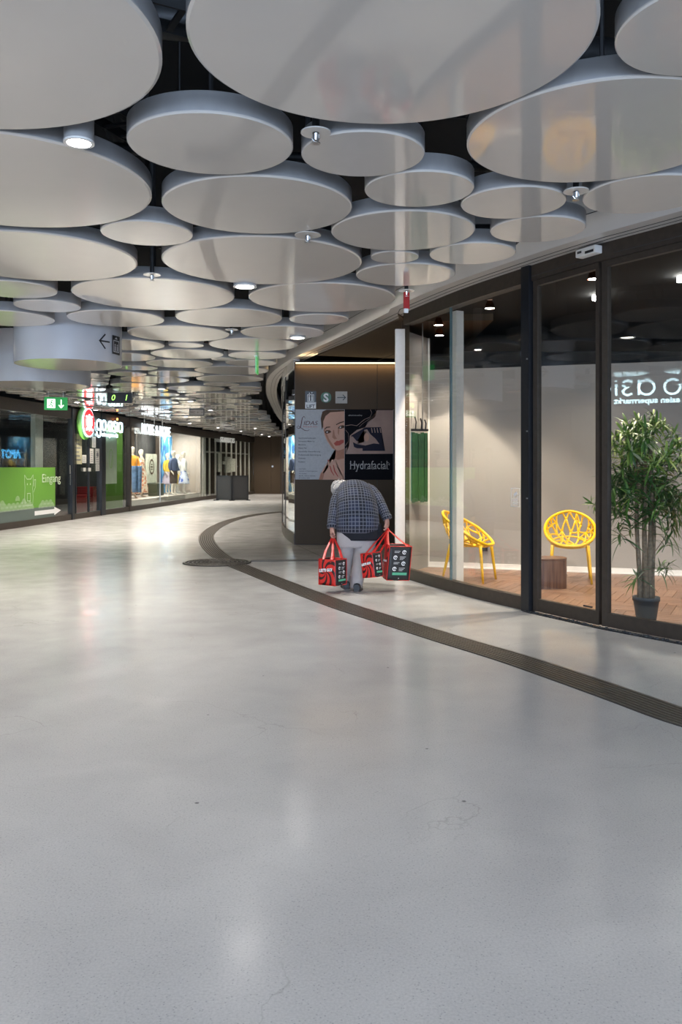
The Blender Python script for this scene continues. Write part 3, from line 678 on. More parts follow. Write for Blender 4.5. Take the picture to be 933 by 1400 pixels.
flatpoly('eye', [[U(*z) for z in [(332, 575), (345, 562), (368, 562), (380, 574), (362, 584), (342, 586)]], [U(*z) for z in [(424, 548), (438, 532), (458, 526), (472, 530), (472, 544), (448, 552)]]], M_hair, fr, po, 0.009)
flatpoly('eye_white', [[U(*z) for z in [(342, 576), (350, 570), (356, 572), (352, 580)]], [U(*z) for z in [(436, 545), (444, 536), (450, 538), (446, 546)]]], M_whiteprint, fr, po, 0.0105)
flatpoly('lips', [poly([(396, 655), (418, 636), (432, 638), (446, 630), (468, 630), (468, 648), (440, 668), (410, 672)])], M_lip, fr, po, 0.008)
flatpoly('hand', [poly([(352, 775), (362, 774), (372, 800), (380, 770), (392, 768), (398, 800), (408, 775), (418, 780), (424, 830), (450, 880), (472, 890), (472, 912), (400, 912), (372, 870), (358, 820)])], M_skin, fr, po, 0.006)
flatpoly('hand_shade', [[U(*a) for a in [(372, 812), (384, 850), (400, 880), (396, 882), (376, 852), (366, 815)]], [U(*a) for a in [(396, 806), (408, 850), (430, 890), (424, 890), (400, 855), (390, 808)]], [U(*a) for a in [(352, 770), (360, 770), (362, 782), (355, 784)]]], M_lip, fr, po, 0.007)
flatpoly('dark_ground', [poly([(474, 414), (816, 414), (816, 912), (474, 912)])], M_pk, fr, po, 0.010)
flatpoly('pink_ground', [poly([(700, 420), (816, 420), (816, 728), (480, 730), (480, 690), (505, 670), (510, 600), (560, 560), (620, 540), (640, 500), (690, 470)])], M_pink, fr, po, 0.012)
flatpoly('photo', [poly([(520, 600), (620, 542), (730, 540), (738, 640), (760, 708), (600, 708), (540, 680)])], mat('photo_dark', (0.03, 0.03, 0.05), 0.8, spec=0.15), fr, po, 0.0135)
flatpoly('photo_skin', [poly([(610, 560), (632, 555), (655, 590), (690, 620), (720, 660), (680, 655), (620, 670), (560, 660), (520, 640), (512, 612), (530, 605), (560, 640), (610, 645), (616, 600)]), poly([(560, 690), (600, 690), (600, 710), (550, 710)])], M_pink, fr, po, 0.0148)
flatpoly('photo_face', [[U(628+18*math.cos(a_), 612+30*math.sin(a_)) for a_ in (2*PI*k/14 for k in range(14))]], M_skin, fr, po, 0.016)
flatpoly('light_bar', [[U(*z) for z in [(660+20*k, 546), (666+20*k, 546), (672+20*k, 580), (666+20*k, 580)]] for k in range(4)], M_pink, fr, po, 0.016)
flatpoly('ribbon_line', [strk([U(*z) for z in [(655, 416), (666, 440), (652, 470), (615, 485), (590, 505), (560, 530), (520, 524), (480, 530)]], 0.008), strk([U(*z) for z in [(690, 418), (700, 440), (670, 470), (630, 495), (600, 515), (575, 540)]], 0.005), strk([U(*z) for z in [(480, 560), (500, 585), (500, 640), (478, 672)]], 0.005)], M_pink, fr, po, 0.0165)
def put(s, zx, zy, size, m, sx=1.0, shear=0.0, bold=0.0, layer=0.012, name='lettering', space=1.0):
    x, y = U(zx, zy); return text(name, s, size, m, fr @ Matrix.Translation((x, y, layer)), po, 0.0005, sx, 'LEFT', shear, bold, space)
M_wine = mat('print_wine', (0.10, 0.022, 0.028), 0.5); M_grayt = mat('print_grey', (0.10, 0.10, 0.11), 0.5); M_silver = mat('print_silver', (0.42, 0.42, 0.42), 0.5)
put('IDAS', 180, 525, 0.105, M_wine, 1.15, 0.25, layer=0.003)
flatpoly('initial', [strk([U(*z) for z in [(196, 480), (186, 463), (174, 475), (168, 510), (160, 545), (145, 550), (134, 540), (146, 530), (165, 545), (190, 562), (212, 566), (226, 556)]], [0.004, 0.008, 0.012, 0.016, 0.014, 0.008, 0.005, 0.007, 0.010, 0.012, 0.008, 0.004])], M_wine, fr, po, 0.003)
put('Beauty & Care', 178, 541, 0.040, M_lip, 1.1, 0.2, layer=0.003)
for s, y in (('Gesichtsbehandlungen', 622), ('Permanent Make-Up', 645), ('Maniküre', 669), ('Plastic Pen', 693), ('Dauerhafte Haarentfernung', 717), ('Professionelle Zahnreinigung', 741), ('Wellness', 765), ('Pediküre', 790)):
    put(s, 146, y, 0.037, M_grayt, 0.95, 0, 0.0005, layer=0.003)
for s, y in (('Lidas Studio', 838), ('Luisenstr. im Zwischengeschoss', 854), ('Tel. Termine', 872), ('MO-FR, 10:00 bis 19:00 Uhr', 888), ('SA 10:00 bis 18:00', 903)):
    put(s, 150, y, 0.026, M_grayt, 1.0, 0, 0.0003, layer=0.003)
put('Hydrafacial', 508, 836, 0.215, M_silver, 0.72, 0, 0.0, layer=0.014)
flatpoly('serifs', [rect(*U(x-6, y+1.2), *U(x+6, y-1.2)) for x, y in ((515, 836), (537, 836), (515, 796), (537, 796), (551, 808), (567, 808), (556, 853), (594, 808), (594, 836), (632, 836), (674, 836), (744, 808), (744, 836), (780, 836), (780, 790))], M_silver, fr, po, 0.0152)
put('*', 782, 822, 0.1, M_silver, 0.7, layer=0.014)
put('#HydrafacialDay', 500, 461, 0.034, M_silver, 1.1, layer=0.014)
# ------------------------------------------------------------------ curved mirror-like glazing past the block
gm = struct('window_4', band(GC, 0.006, -0.006, 0.20, 3.20), M_glassM)
struct('trim_base', band(GC, 0.02, -0.05, 0.0, 0.20), M_bronze, None, 'bronze base rail of the curved far glazing')
struct('trim_header', band(GC, 0.03, -0.08, 3.20, ZH), M_fascia, None, 'pale head rail of the curved far glazing')
struct('wall_behind', band(GC, -0.35, -0.45, 0.0, 3.3), M_dark)
for k in (0, 3, 6, 10, 14):
    q = GC[k]; struct('trim_mullion', box((q.x, q.y, 1.65), (0.025, 0.03, 3.3)), M_bronze, None, 'thin bronze mullion of the curved far glazing')
# blue pharmacy letters on the far glazing (met only as a reflection in the left shop front)
yp = 27.6; xp = interp(GC, yp); tt = Vector((interp(GC, yp+1)-xp, 1)).normalized(); n2 = Vector((-tt.y, tt.x))
fr = frame((xp-n2.x*0.08+tt.x*1.4, yp-n2.y*0.08+tt.y*1.4, 1.72), (-tt.x, -tt.y, 0), (0, 0, 1))
M_blue = mat('letters_blue_light', (0.1, 0.4, 0.9), 0.5, noise=0, emit=(0.12, 0.55, 1.0), es=9)
e = tag(text('pharmacy_sign', 'APOTHEKE', 0.42, M_blue, fr, None, 0.02, 1.0, 'LEFT', 0, 0.006), 'blue glowing pharmacy letters behind the curved far glazing', 'sign')
# ------------------------------------------------------------------ tactile guiding strip in the floor
TP = [G(1010, 1003), G(933, 981), G(860, 955), G(780, 927), G(700, 900), G(620, 876), G(540, 851), G(470, 829), G(410, 807), G(360, 787), G(318, 770), G(296, 756), G(284, 742), G(284, 730), G(300, 718), G(325, 709), G(355, 703), G(388, 699.5)]
TP = [p.xy for p in TP]; TPs = catmull(TP, 5)
ts = empty('guiding_strip', (0, 0, 0), 0, 'ribbed dark metal guiding strip curving through the pale floor', 'floor strip')
wS = 0.30
obj('bed', band(TPs, wS/2, -wS/2, 0.0, 0.0025), M_groove, ts)
for k in range(8):
    c_ = -wS/2+0.0195+k*(wS-0.039)/7
    obj('rib', band(TPs, c_+0.0115, c_-0.0115, 0.0025, 0.007), M_tact, ts)
br = [Vector((G(430, 766).x-0.5, fd(766.5))), Vector((G(500, 765.5).x, fd(765.5))), Vector((0.9, fd(765)))]
bt = empty('guiding_branch', (0, 0, 0), 0, 'narrow straight branch of the guiding strip running behind the person', 'floor strip')
br = [Vector((-1.35, 12.78)), Vector((-0.4, 12.86)), Vector((0.72, 12.95))]
obj('bed', band(br, 0.10, -0.10, 0.0, 0.0025), M_groove, bt)
for k in range(5): obj('rib', band(br, -0.07+0.035*k+0.0115, -0.07+0.035*k-0.0115, 0.0025, 0.007), M_tact, bt)
cpt = G(297, 769.3)
cd = empty('round_floor_plate', (cpt.x, cpt.y, 0), 0.15, 'round studded metal plate where the guiding strips meet', 'floor plate')
obj('bed', lat([(0.50, 0), (0.50, 0.008)], 64), M_groove, cd)
n = 0
for r in (0.06, 0.12, 0.18, 0.24, 0.30, 0.36, 0.42, 0.475):
    obj('ring', lathe(bmesh.new(), [(r-0.012, 0.008), (r-0.010, 0.013), (r+0.010, 0.013), (r+0.012, 0.008)], 64, cap=False), M_tact, cd)
st = bmesh.new()
for r in (0.09, 0.15, 0.21, 0.27, 0.33, 0.39, 0.45):
    for k in range(int(r*62)): a_ = 2*PI*k/int(r*62); bx(st, (r*math.cos(a_), r*math.sin(a_), 0.010), (0.02, 0.02, 0.007), a_)
o = obj('stud', st, M_tact, cd); o['kind'] = 'stuff'
# expansion joint lines in the concrete
fj = [struct('floor_joint', ribbon(bmesh.new(), [a_, b_], [a_+Vector((0.008, 0.0)), b_+Vector((0.008, 0.0))], 0.0, 0.0012), M_seam) for a_, b_ in [(G(405, 745).xy, G(470, 775).xy)]]
# ------------------------------------------------------------------ yellow lattice chairs
def chair_shell_point(r, th):
    """r 0..1 from the seat centre to the rim; th: 90 deg = back, 270 = front"""
    c, s = math.cos(th), math.sin(th)
    qx, qy = 0.300*c, 0.285*s+0.0
    qz = 0.655+0.185*s-0.02*abs(c)
    if s < 0: qz = 0.655+0.205*s-0.02*abs(c)
    if s > 0: qy += 0.05*s
    g = 1-(1-min(r, 1))**1.45
    h = max(0.0, (r-0.30)/0.70)**1.7
    return Vector((qx*g, qy*g, 0.432+(qz-0.432)*h))
def make_chair(seed):
    rn = random.Random(seed)
    root = empty('lattice_chair')
    rings = [(0.16, 6), (0.34, 9), (0.52, 12), (0.70, 15), (0.86, 18), (1.0, 22)]
    nodes = {}
    for i, (r, n) in enumerate(rings):
        for k in range(n):
            a = 2*PI*(k+0.5*(i % 2))/n
            if i < 5: a += rn.uniform(-0.25, 0.25)*2*PI/n; rr = r+rn.uniform(-0.035, 0.035)
            else: rr = r
            nodes[(i, k)] = (rr, a)
    edges = set()
    def near(i, a, m):
        return sorted(range(rings[i][1]), key=lambda k: abs((nodes[(i, k)][1]-a+PI) % (2*PI)-PI))[:m]
    for i in range(5):
        for k in range(rings[i][1]):
            a = nodes[(i, k)][1]
            for q in near(i+1, a, 2): edges.add(((i, k), (i+1, q)))
            if rn.random() < (0.45 if i else 1.0): edges.add(((i, k), (i, (k+1) % rings[i][1])))
    bm = bmesh.new()
    for (a, b) in edges:
        (r0, t0), (r1, t1) = nodes[a], nodes[b]
        d = (t1-t0+PI) % (2*PI)-PI
        if abs(d) > 0.9 and a[0] > 0: continue
        bow = rn.uniform(-0.03, 0.03)
        pts = [chair_shell_point(r0+(r1-r0)*u+bow*math.sin(PI*u), t0+d*u) for u in (0, 0.25, 0.5, 0.75, 1)]
        wv = [0.016, 0.0115, 0.0100, 0.0115, 0.016]
        tube(bm, pts, wv, 6)
    obj('seat_lattice', bm, M_yellow, root, True)
    obj('rim', tb([chair_shell_point(1.0, 2*PI*k/48) for k in range(48)], 0.018, 8, True), M_yellow, root, True)
    obj('seat_ring', tb([chair_shell_point(0.62, 2*PI*k/32)-Vector((0, 0, 0.012)) for k in range(32)], 0.012, 6, True), M_yellow, root, True)
    for sx, sy in ((-1, -1), (1, -1), (-1, 1), (1, 1)):
        top = Vector((0.205*sx, -0.205 if sy < 0 else 0.17, 0.455)); bot = Vector((0.245*sx, -0.255 if sy < 0 else 0.27, 0.0))
        ps = [top+(bot-top)*u for u in (0, 0.3, 0.7, 1)]
        obj('leg', tb(ps, [0.021, 0.019, 0.016, 0.0125], 10), M_yellow, root, True)
    return root
c1 = make_chair(3); c1.location = (2.80, 10.42, 0.009); c1.rotation_euler = (0, 0, math.radians(-14))
tag(c1, 'yellow lattice tub chair facing the camera behind the wooden stool', 'chair', 'yellow lattice chairs')
c2 = make_chair(11); c2.location = (1.585, 10.50, 0.009); c2.rotation_euler = (0, 0, math.radians(62))
tag(c2, 'yellow lattice tub chair turned sideways behind the cream post', 'chair', 'yellow lattice chairs')
# wooden drum stool
m = mat('walnut_veneer', (0.13, 0.062, 0.042), 0.34, noise=0.0)
nt = m.node_tree; tc = nt.nodes.new('ShaderNodeTexCoord'); mp = nt.nodes.new('ShaderNodeMapping'); mp.inputs['Scale'].default_value = (26, 26, 1.2)
nz = nt.nodes.new('ShaderNodeTexNoise'); nz.inputs['Scale'].default_value = 1.4; nz.inputs['Detail'].default_value = 5
nt.links.new(tc.outputs['Object'], mp.inputs['Vector']); nt.links.new(mp.outputs[0], nz.inputs['Vector'])
rp = nt.nodes.new('ShaderNodeValToRGB'); rp.color_ramp.elements[0].position = 0.35; rp.color_ramp.elements[1].position = 0.65
rp.color_ramp.elements[0].color = (0.085, 0.038, 0.026, 1); rp.color_ramp.elements[1].color = (0.20, 0.105, 0.070, 1)
nt.links.new(nz.outputs['Fac'], rp.inputs[0]); nt.links.new(rp.outputs[0], nt.nodes['Principled BSDF'].inputs['Base Color'])
st_ = empty('wooden_stool', (P(752, 9.78).x, 9.86, 0.009), math.radians(8), 'squat dark wooden stool with flat front on the plank floor', 'stool')
def stoolring(z, s=1.0):
    out = []
    for k in range(40):
        a = 2*PI*k/40; c, sn = math.cos(a), math.sin(a)
        out.append((math.copysign(abs(c)**(2/3.2), c)*0.205*s, math.copysign(abs(sn)**(2/2.6), sn)*0.16*s, z))
    return out
bm = bmesh.new(); rows = [[bm.verts.new(p) for p in stoolring(z, s)] for z, s in ((0, 1), (0.325, 1))]
for k in range(40): bm.faces.new((rows[0][k], rows[0][(k+1) % 40], rows[1][(k+1) % 40], rows[1][k]))
bm.faces.new(rows[0][::-1]); bm.faces.new(rows[1]); obj('body', bm, m, st_, False)
bm = bmesh.new(); rows = [[bm.verts.new(p) for p in stoolring(z, s)] for z, s in ((0.327, 1.0), (0.348, 1.015), (0.352, 1.0))]
for a, b in zip(rows, rows[1:]):
    for k in range(40): bm.faces.new((a[k], a[(k+1) % 40], b[(k+1) % 40], b[k]))
bm.faces.new(rows[0][::-1]); bm.faces.new(rows[-1]); obj('top', bm, m, st_)
# ------------------------------------------------------------------ potted bamboo-like plant
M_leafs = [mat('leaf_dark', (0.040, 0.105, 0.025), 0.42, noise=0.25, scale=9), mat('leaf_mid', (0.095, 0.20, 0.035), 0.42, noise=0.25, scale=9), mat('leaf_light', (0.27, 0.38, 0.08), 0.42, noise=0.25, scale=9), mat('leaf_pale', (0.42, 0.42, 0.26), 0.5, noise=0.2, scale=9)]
M_cane = mat('cane_bark', (0.17, 0.115, 0.07), 0.75, noise=0.35, scale=40, bump=0.5)
def leaf(bm, base, dr, ln, wd_, droop, mi):
    dr = dr.normalized(); side = dr.cross(Vector((0, 0, 1)))
    side = side.normalized() if side.length > 0.1 else Vector((1, 0, 0))
    n = 6; L_, Rr, M_ = [], [], []
    for i in range(n+1):
        u = i/n; p = base+dr*ln*u+Vector((0, 0, -droop*ln*u*u)); w_ = wd_*math.sin(PI*min(1, u*0.94+0.06))**0.8*(1-0.25*u)
        if i == n: w_ = 0.0006
        M_.append(bm.verts.new(p-Vector((0, 0, w_*0.35)))); L_.append(bm.verts.new(p+side*w_)); Rr.append(bm.verts.new(p-side*w_))
    for i in range(n):
        for q in ((L_[i], M_[i], M_[i+1], L_[i+1]), (M_[i], Rr[i], Rr[i+1], M_[i+1])):
            f = bm.faces.new(q); f.material_index = mi; f.smooth = True
def cluster_mesh(seed, weights):
    rn = random.Random(seed); bm = bmesh.new()
    tube(bm, [(-0.0, 0, -0.10), (0, 0, -0.04), (0, 0, 0.02)], [0.004, 0.003, 0.002], 5)
    for i in range(17):
        a = rn.uniform(0, 2*PI); el = rn.uniform(-0.25, 1.15); d = Vector((math.cos(a)*math.cos(el), math.sin(a)*math.cos(el), math.sin(el)))
        leaf(bm, Vector((0, 0, rn.uniform(-0.06, 0.03))), d, rn.uniform(0.13, 0.21), rn.uniform(0.0085, 0.0135), rn.uniform(0.15, 0.75), rn.choices(range(4), weights)[0])
    me = bpy.data.meshes.new('leaf_cluster'); bm.to_mesh(me); bm.free()
    for q in M_leafs: me.materials.append(q)
    return me
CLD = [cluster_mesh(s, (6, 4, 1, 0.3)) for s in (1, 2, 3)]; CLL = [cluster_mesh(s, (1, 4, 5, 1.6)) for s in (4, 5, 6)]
PLX, PLY = P(884, 7.72).x, 7.72
pl = empty('potted_plant', (PLX, PLY, 0.009), 0, 'tall leafy plant with several bare canes in a dark grey pot behind the glass', 'plant')
obj('pot', lat([(0.085, 0), (0.112, 0.185), (0.120, 0.187), (0.120, 0.222), (0.108, 0.222), (0.104, 0.20)], 32), mat('pot_slate', (0.045, 0.052, 0.062), 0.55), pl, True)
obj('soil', lat([(0.100, 0.19), (0.100, 0.196)], 24), mat('soil', (0.03, 0.02, 0.013), 0.9, bump=0.8, noise=0.4), pl)
tips = []
for i, (x, y, tx, ty, h, r) in enumerate([(-0.06, 0.0, -0.09, 0.02, 1.50, 0.022), (-0.015, -0.03, -0.03, -0.03, 1.72, 0.024), (0.035, 0.0, 0.05, 0.0, 1.62, 0.024), (0.07, 0.02, 0.09, 0.05, 1.30, 0.019), (0.0, 0.05, 0.0, 0.07, 1.55, 0.020)]):
    ps = [Vector((x+(tx-x)*u+0.006*math.sin(9*u+i), y+(ty-y)*u, 0.17+(h-0.17)*u)) for u in [k/9 for k in range(10)]]
    obj('cane', tb(ps, [r*(1-0.35*u/9)*(1.0+0.08*(u % 2)) for u in range(10)], 9), M_cane, pl, True)
rn = random.Random(5)
def add_cluster(x, y, z, light, s=1.0, tilt=None):
    o = link(bpy.data.objects.new('leaf_cluster', rn.choice(CLL if light else CLD)), pl); o.location = (x, y, z); o.scale = (s, s, s)
    a = math.atan2(y, x) if (x or y) else 0; tl = tilt if tilt is not None else min(1.1, 2.2*math.hypot(x, y))
    o.rotation_euler = Matrix.Rotation(tl, 3, Vector((-math.sin(a), math.cos(a), 0))).to_euler(); return o
# crown: dense from 1.0 to 1.85 m, looser whorls lower down
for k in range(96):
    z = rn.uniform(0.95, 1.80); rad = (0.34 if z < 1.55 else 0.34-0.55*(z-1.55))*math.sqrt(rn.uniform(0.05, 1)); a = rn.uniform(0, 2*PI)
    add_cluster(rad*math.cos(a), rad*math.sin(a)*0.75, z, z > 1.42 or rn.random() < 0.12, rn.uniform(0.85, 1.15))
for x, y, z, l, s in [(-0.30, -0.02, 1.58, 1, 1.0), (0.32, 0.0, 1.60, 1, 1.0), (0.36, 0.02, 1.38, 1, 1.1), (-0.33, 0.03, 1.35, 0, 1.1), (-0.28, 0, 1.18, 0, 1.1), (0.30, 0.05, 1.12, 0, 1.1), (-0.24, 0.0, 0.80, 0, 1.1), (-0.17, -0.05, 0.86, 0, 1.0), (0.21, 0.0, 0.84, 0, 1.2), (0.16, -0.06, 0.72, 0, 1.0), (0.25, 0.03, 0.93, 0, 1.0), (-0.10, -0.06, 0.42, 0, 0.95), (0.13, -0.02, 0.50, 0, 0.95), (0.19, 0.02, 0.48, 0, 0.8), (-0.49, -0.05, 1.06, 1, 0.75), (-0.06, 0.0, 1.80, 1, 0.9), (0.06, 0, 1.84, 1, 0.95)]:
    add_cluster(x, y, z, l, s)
obj('twig', merge(tb([(-0.05, 0, 0.92), (-0.28, -0.03, 1.0), (-0.46, -0.05, 1.03)], 0.004, 5), tb([(0.05, 0, 1.2), (0.22, 0, 1.28), (0.36, 0, 1.36)], 0.004, 5), tb([(0.06, 0, 0.6), (0.16, 0, 0.74), (0.2, 0, 0.82)], 0.004, 5), tb([(-0.05, 0, 0.6), (-0.17, 0, 0.74), (-0.24, 0, 0.8)], 0.004, 5)), M_cane, pl)
# ------------------------------------------------------------------ the stooped person
D0 = 9.78
def X(px): return (px-466.5)*D0/F
PX = X(486)
per = empty('person', (PX, D0, 0), 0, 'stooped grey-haired person in a checked shirt walking away with three red bags', 'person')
def V(px, py, dy=0.0):    # local point from picture column and row at distance D0+dy
    d = D0+dy; return Vector(((px-466.5)*d/F-PX, dy, CH-(py-HZ)*d/F))
M_skinp = mat('skin', (0.52, 0.27, 0.20), 0.5, noise=0.06)
M_shirt = mat('checked_shirt', (0.03, 0.04, 0.08), 0.85, noise=0.0)
nt = M_shirt.node_tree; N = nt.nodes.new; L = nt.links.new
uvn = N('ShaderNodeUVMap'); uvn.uv_map = 'UVMap'; sx_ = N('ShaderNodeSeparateXYZ'); L(uvn.outputs[0], sx_.inputs[0])
def stripe(sock, freq, wd_, ph=0.0):
    a = N('ShaderNodeMath'); a.operation = 'MULTIPLY_ADD'; a.inputs[1].default_value = freq; a.inputs[2].default_value = ph; L(sock, a.inputs[0])
    b = N('ShaderNodeMath'); b.operation = 'FRACT'; L(a.outputs[0], b.inputs[0])
    c = N('ShaderNodeMath'); c.operation = 'LESS_THAN'; c.inputs[1].default_value = wd_; L(b.outputs[0], c.inputs[0]); return c.outputs[0]
def mathn(op, a, b):
    n = N('ShaderNodeMath'); n.operation = op
    for i, q in enumerate((a, b)):
        if isinstance(q, float): n.inputs[i].default_value = q
        else: L(q, n.inputs[i])
    return n.outputs[0]
l1 = mathn('MAXIMUM', stripe(sx_.outputs[0], 30.0, 0.19), stripe(sx_.outputs[1], 30.0, 0.19))
l2 = mathn('MULTIPLY', stripe(sx_.outputs[0], 30.0, 0.19), stripe(sx_.outputs[1], 30.0, 0.19))
bl = mathn('MAXIMUM', stripe(sx_.outputs[0], 6.5, 0.35), stripe(sx_.outputs[1], 6.5, 0.35))
mx = N('ShaderNodeMix'); mx.data_type = 'RGBA'; L(bl, mx.inputs[0]); mx.inputs[6].default_value = (0.020, 0.026, 0.055, 1); mx.inputs[7].default_value = (0.010, 0.012, 0.022, 1)
mx2 = N('ShaderNodeMix'); mx2.data_type = 'RGBA'; f_ = mathn('MULTIPLY_ADD', l1, 0.55); L(f_, mx2.inputs[0]); L(mx.outputs[2], mx2.inputs[6]); mx2.inputs[7].default_value = (0.25, 0.26, 0.31, 1)
f_.node.inputs[2].default_value = 0.0
L(mx2.outputs[2], nt.nodes['Principled BSDF'].inputs['Base Color'])
M_trous = mat('stone_trousers', (0.40, 0.365, 0.355), 0.85, noise=0.05, scale=14)
M_blackcloth = mat('black_cloth', (0.008, 0.009, 0.014), 0.9); M_shoe = mat('shoe_black', (0.008, 0.008, 0.010), 0.45)
M_greyhair = mat('grey_hair', (0.48, 0.45, 0.42), 0.7, noise=0.3, scale=60)
# body: one skin from the pelvis, with head, five-fingered hands and feet
lh, rh = V(454, 731, 0.02), V(532, 722, 0.02)
nodes = [Vector((0, 0.02, 0.74)), Vector((0.0, 0.08, 0.90)), Vector((0.0, 0.20, 1.00)), Vector((-0.01, 0.34, 1.08)), Vector((-0.08, 0.44, 1.11)), Vector((-0.16, 0.50, 1.13)), Vector((-0.17, 0.56, 1.08))]
rad = [0.10, 0.08, 0.065, 0.055, 0.045, 0.072, 0.06]
edges = [(0, 1), (1, 2), (2, 3), (3, 4), (4, 5), (5, 6)]
def add(p, r, par): nodes.append(Vector(p)); rad.append(r); edges.append((par, len(nodes)-1)); return len(nodes)-1
def hand(par, wr, s, down):
    w0 = add(wr, 0.026, par); pl_ = add(wr+Vector((0.0, 0.004, -0.045)), 0.034, w0)
    for i, (fx, ln) in enumerate([(-0.03, 0.062), (-0.010, 0.072), (0.011, 0.068), (0.031, 0.054)]):
        a = add(wr+Vector((fx*0.4+0.0, fx*1.0, -0.085)), 0.0105, pl_)
        b = add(wr+Vector((fx*0.4-s*0.012, fx*1.0, -0.085-ln*0.45)), 0.0098, a)
        add(wr+Vector((fx*0.4-s*0.034, fx*1.0, -0.085-ln*0.55)), 0.0085, b)
    a = add(wr+Vector((-s*0.020, -0.03, -0.055)), 0.0115, pl_); add(wr+Vector((-s*0.034, -0.045, -0.092)), 0.0095, a)
for s, sh, el_, wr in ((-1, V(466, 676, 0.30), V(458.5, 695, 0.17), lh+Vector((0, 0, 0.085))), (1, V(508, 674, 0.30), V(517, 686, 0.18), rh+Vector((-0.02, 0, 0.10)))):
    a = add(sh, 0.045, 3); b = add(el_, 0.036, a); hand(b, wr, s, 0)
for s, kx, ky, ax, ay in ((-1, -0.085, 0.10, V(470, 800).x, 0.16), (1, 0.075, 0.02, V(489, 800).x, -0.05)):
    a = add((s*0.08, 0.03, 0.66), 0.09, 0); b = add((kx, ky, 0.40), 0.058, a); c = add((ax, ay, 0.09), 0.038, b); add((ax-0.01, ay+0.12, 0.04), 0.03, c)
me = bpy.data.meshes.new('body'); me.from_pydata([tuple(p) for p in nodes], edges, [])
body = link(bpy.data.objects.new('body', me), per); me.materials.append(M_skinp)
sk = body.modifiers.new('skin', 'SKIN'); sk.use_smooth_shade = True
for i, v in enumerate(me.skin_vertices[0].data): v.radius = (rad[i], rad[i]); v.use_root = (i == 0)
body.modifiers.new('sub', 'SUBSURF').levels = 2; body.modifiers['sub'].render_levels = 2
# ears, nose and eyes, on the side turned away
hd_ = Vector((-0.17, 0.56, 1.09))
obj('ear', merge(loft([(hd_+Vector((s*0.075, -0.02, 0.02+dz)), Vector((0.008, 0, 0)), Vector((0, r_, 0))) for s in (1,) for dz, r_ in ((-0.03, 0.006), (0, 0.016), (0.03, 0.006))], 8, 2), loft([(hd_+Vector((-0.075, -0.02, 0.02+dz)), Vector((0.008, 0, 0)), Vector((0, r_, 0))) for dz, r_ in ((-0.03, 0.006), (0, 0.016), (0.03, 0.006))], 8, 2)), M_skinp, per)
obj('nose', loft([(hd_+Vector((0, 0.055, 0.0)), Vector((0.008, 0, 0)), Vector((0, 0.01, 0))), (hd_+Vector((0, 0.075, -0.035)), Vector((0.014, 0, 0)), Vector((0, 0.015, 0))), (hd_+Vector((0, 0.06, -0.045)), Vector((0.006, 0, 0)), Vector((0, 0.006, 0)))], 8, 2), M_skinp, per)
# hair: short wavy shell with locks
rn = random.Random(9); bm = bmesh.new(); hc = Vector((-0.170, 0.475, 1.148))
bmesh.ops.create_icosphere(bm, subdivisions=4, radius=1.0)
for v in bm.verts:
    n = v.co.copy(); w_ = 1+0.05*math.sin(9*n.x+4*n.z)+0.04*math.sin(17*n.y+8*n.x)+0.03*math.sin(25*n.z+11*n.y)
    v.co = hc+Vector((n.x*0.098, n.y*0.115, n.z*0.098))*w_
for f in bm.faces: f.smooth = True
hair = obj('hair', bm, M_greyhair, per)
bm = bmesh.new()
for k in range(150):
    a, b = rn.uniform(0, 2*PI), rn.uniform(-0.7, 1.2); n = Vector((math.cos(a)*math.cos(b), math.sin(a)*math.cos(b), math.sin(b)))
    p = hc+Vector((n.x*0.098, n.y*0.115, n.z*0.098)); tdir = Vector((rn.uniform(-0.4, 0.4), rn.uniform(-0.4, 0.4), -1)); tdir = (tdir-n*tdir.dot(n)).normalized()
    tube(bm, [p, p+n*0.008+tdir*0.02, p+n*0.006+tdir*0.045, p-n*0.002+tdir*0.065], [0.005, 0.006, 0.005, 0.0015], 5)
o = obj('curls', bm, M_greyhair, hair, True); o['kind'] = 'stuff'
# shirt: rounded back, wide sleeves
def ring(px0_, px1_, py, dy, thick, tilt=0.0):
    a, b = V(px0_, py, dy), V(px1_, py, dy); c = (a+b)/2; hx = (b.x-a.x)/2
    return (c, Vector((hx, 0, 0)), Vector((0, thick*math.cos(tilt), thick*math.sin(tilt))))
tr_ = []
for cx, hw, by, bz, cy, cz in ((0.030, 0.245, -0.13, 0.655, 0.17, 0.66), (0.030, 0.250, -0.155, 0.76, 0.20, 0.72), (0.028, 0.245, -0.14, 0.90, 0.24, 0.79), (0.022, 0.240, -0.08, 1.03, 0.30, 0.86), (0.012, 0.232, 0.02, 1.14, 0.38, 0.91), (0.0, 0.212, 0.16, 1.225, 0.44, 0.97), (-0.008, 0.17, 0.31, 1.258, 0.47, 1.05), (-0.012, 0.09, 0.43, 1.225, 0.48, 1.12)):
    c_ = Vector((cx, (by+cy)/2, (bz+cz)/2)); tr_.append((c_, Vector((hw, 0, 0)), Vector((0, cy, cz))-Vector((0, (by+cy)/2, (bz+cz)/2))))
tor = loft(tr_, 40, 4, True, 2.25, 0.012)
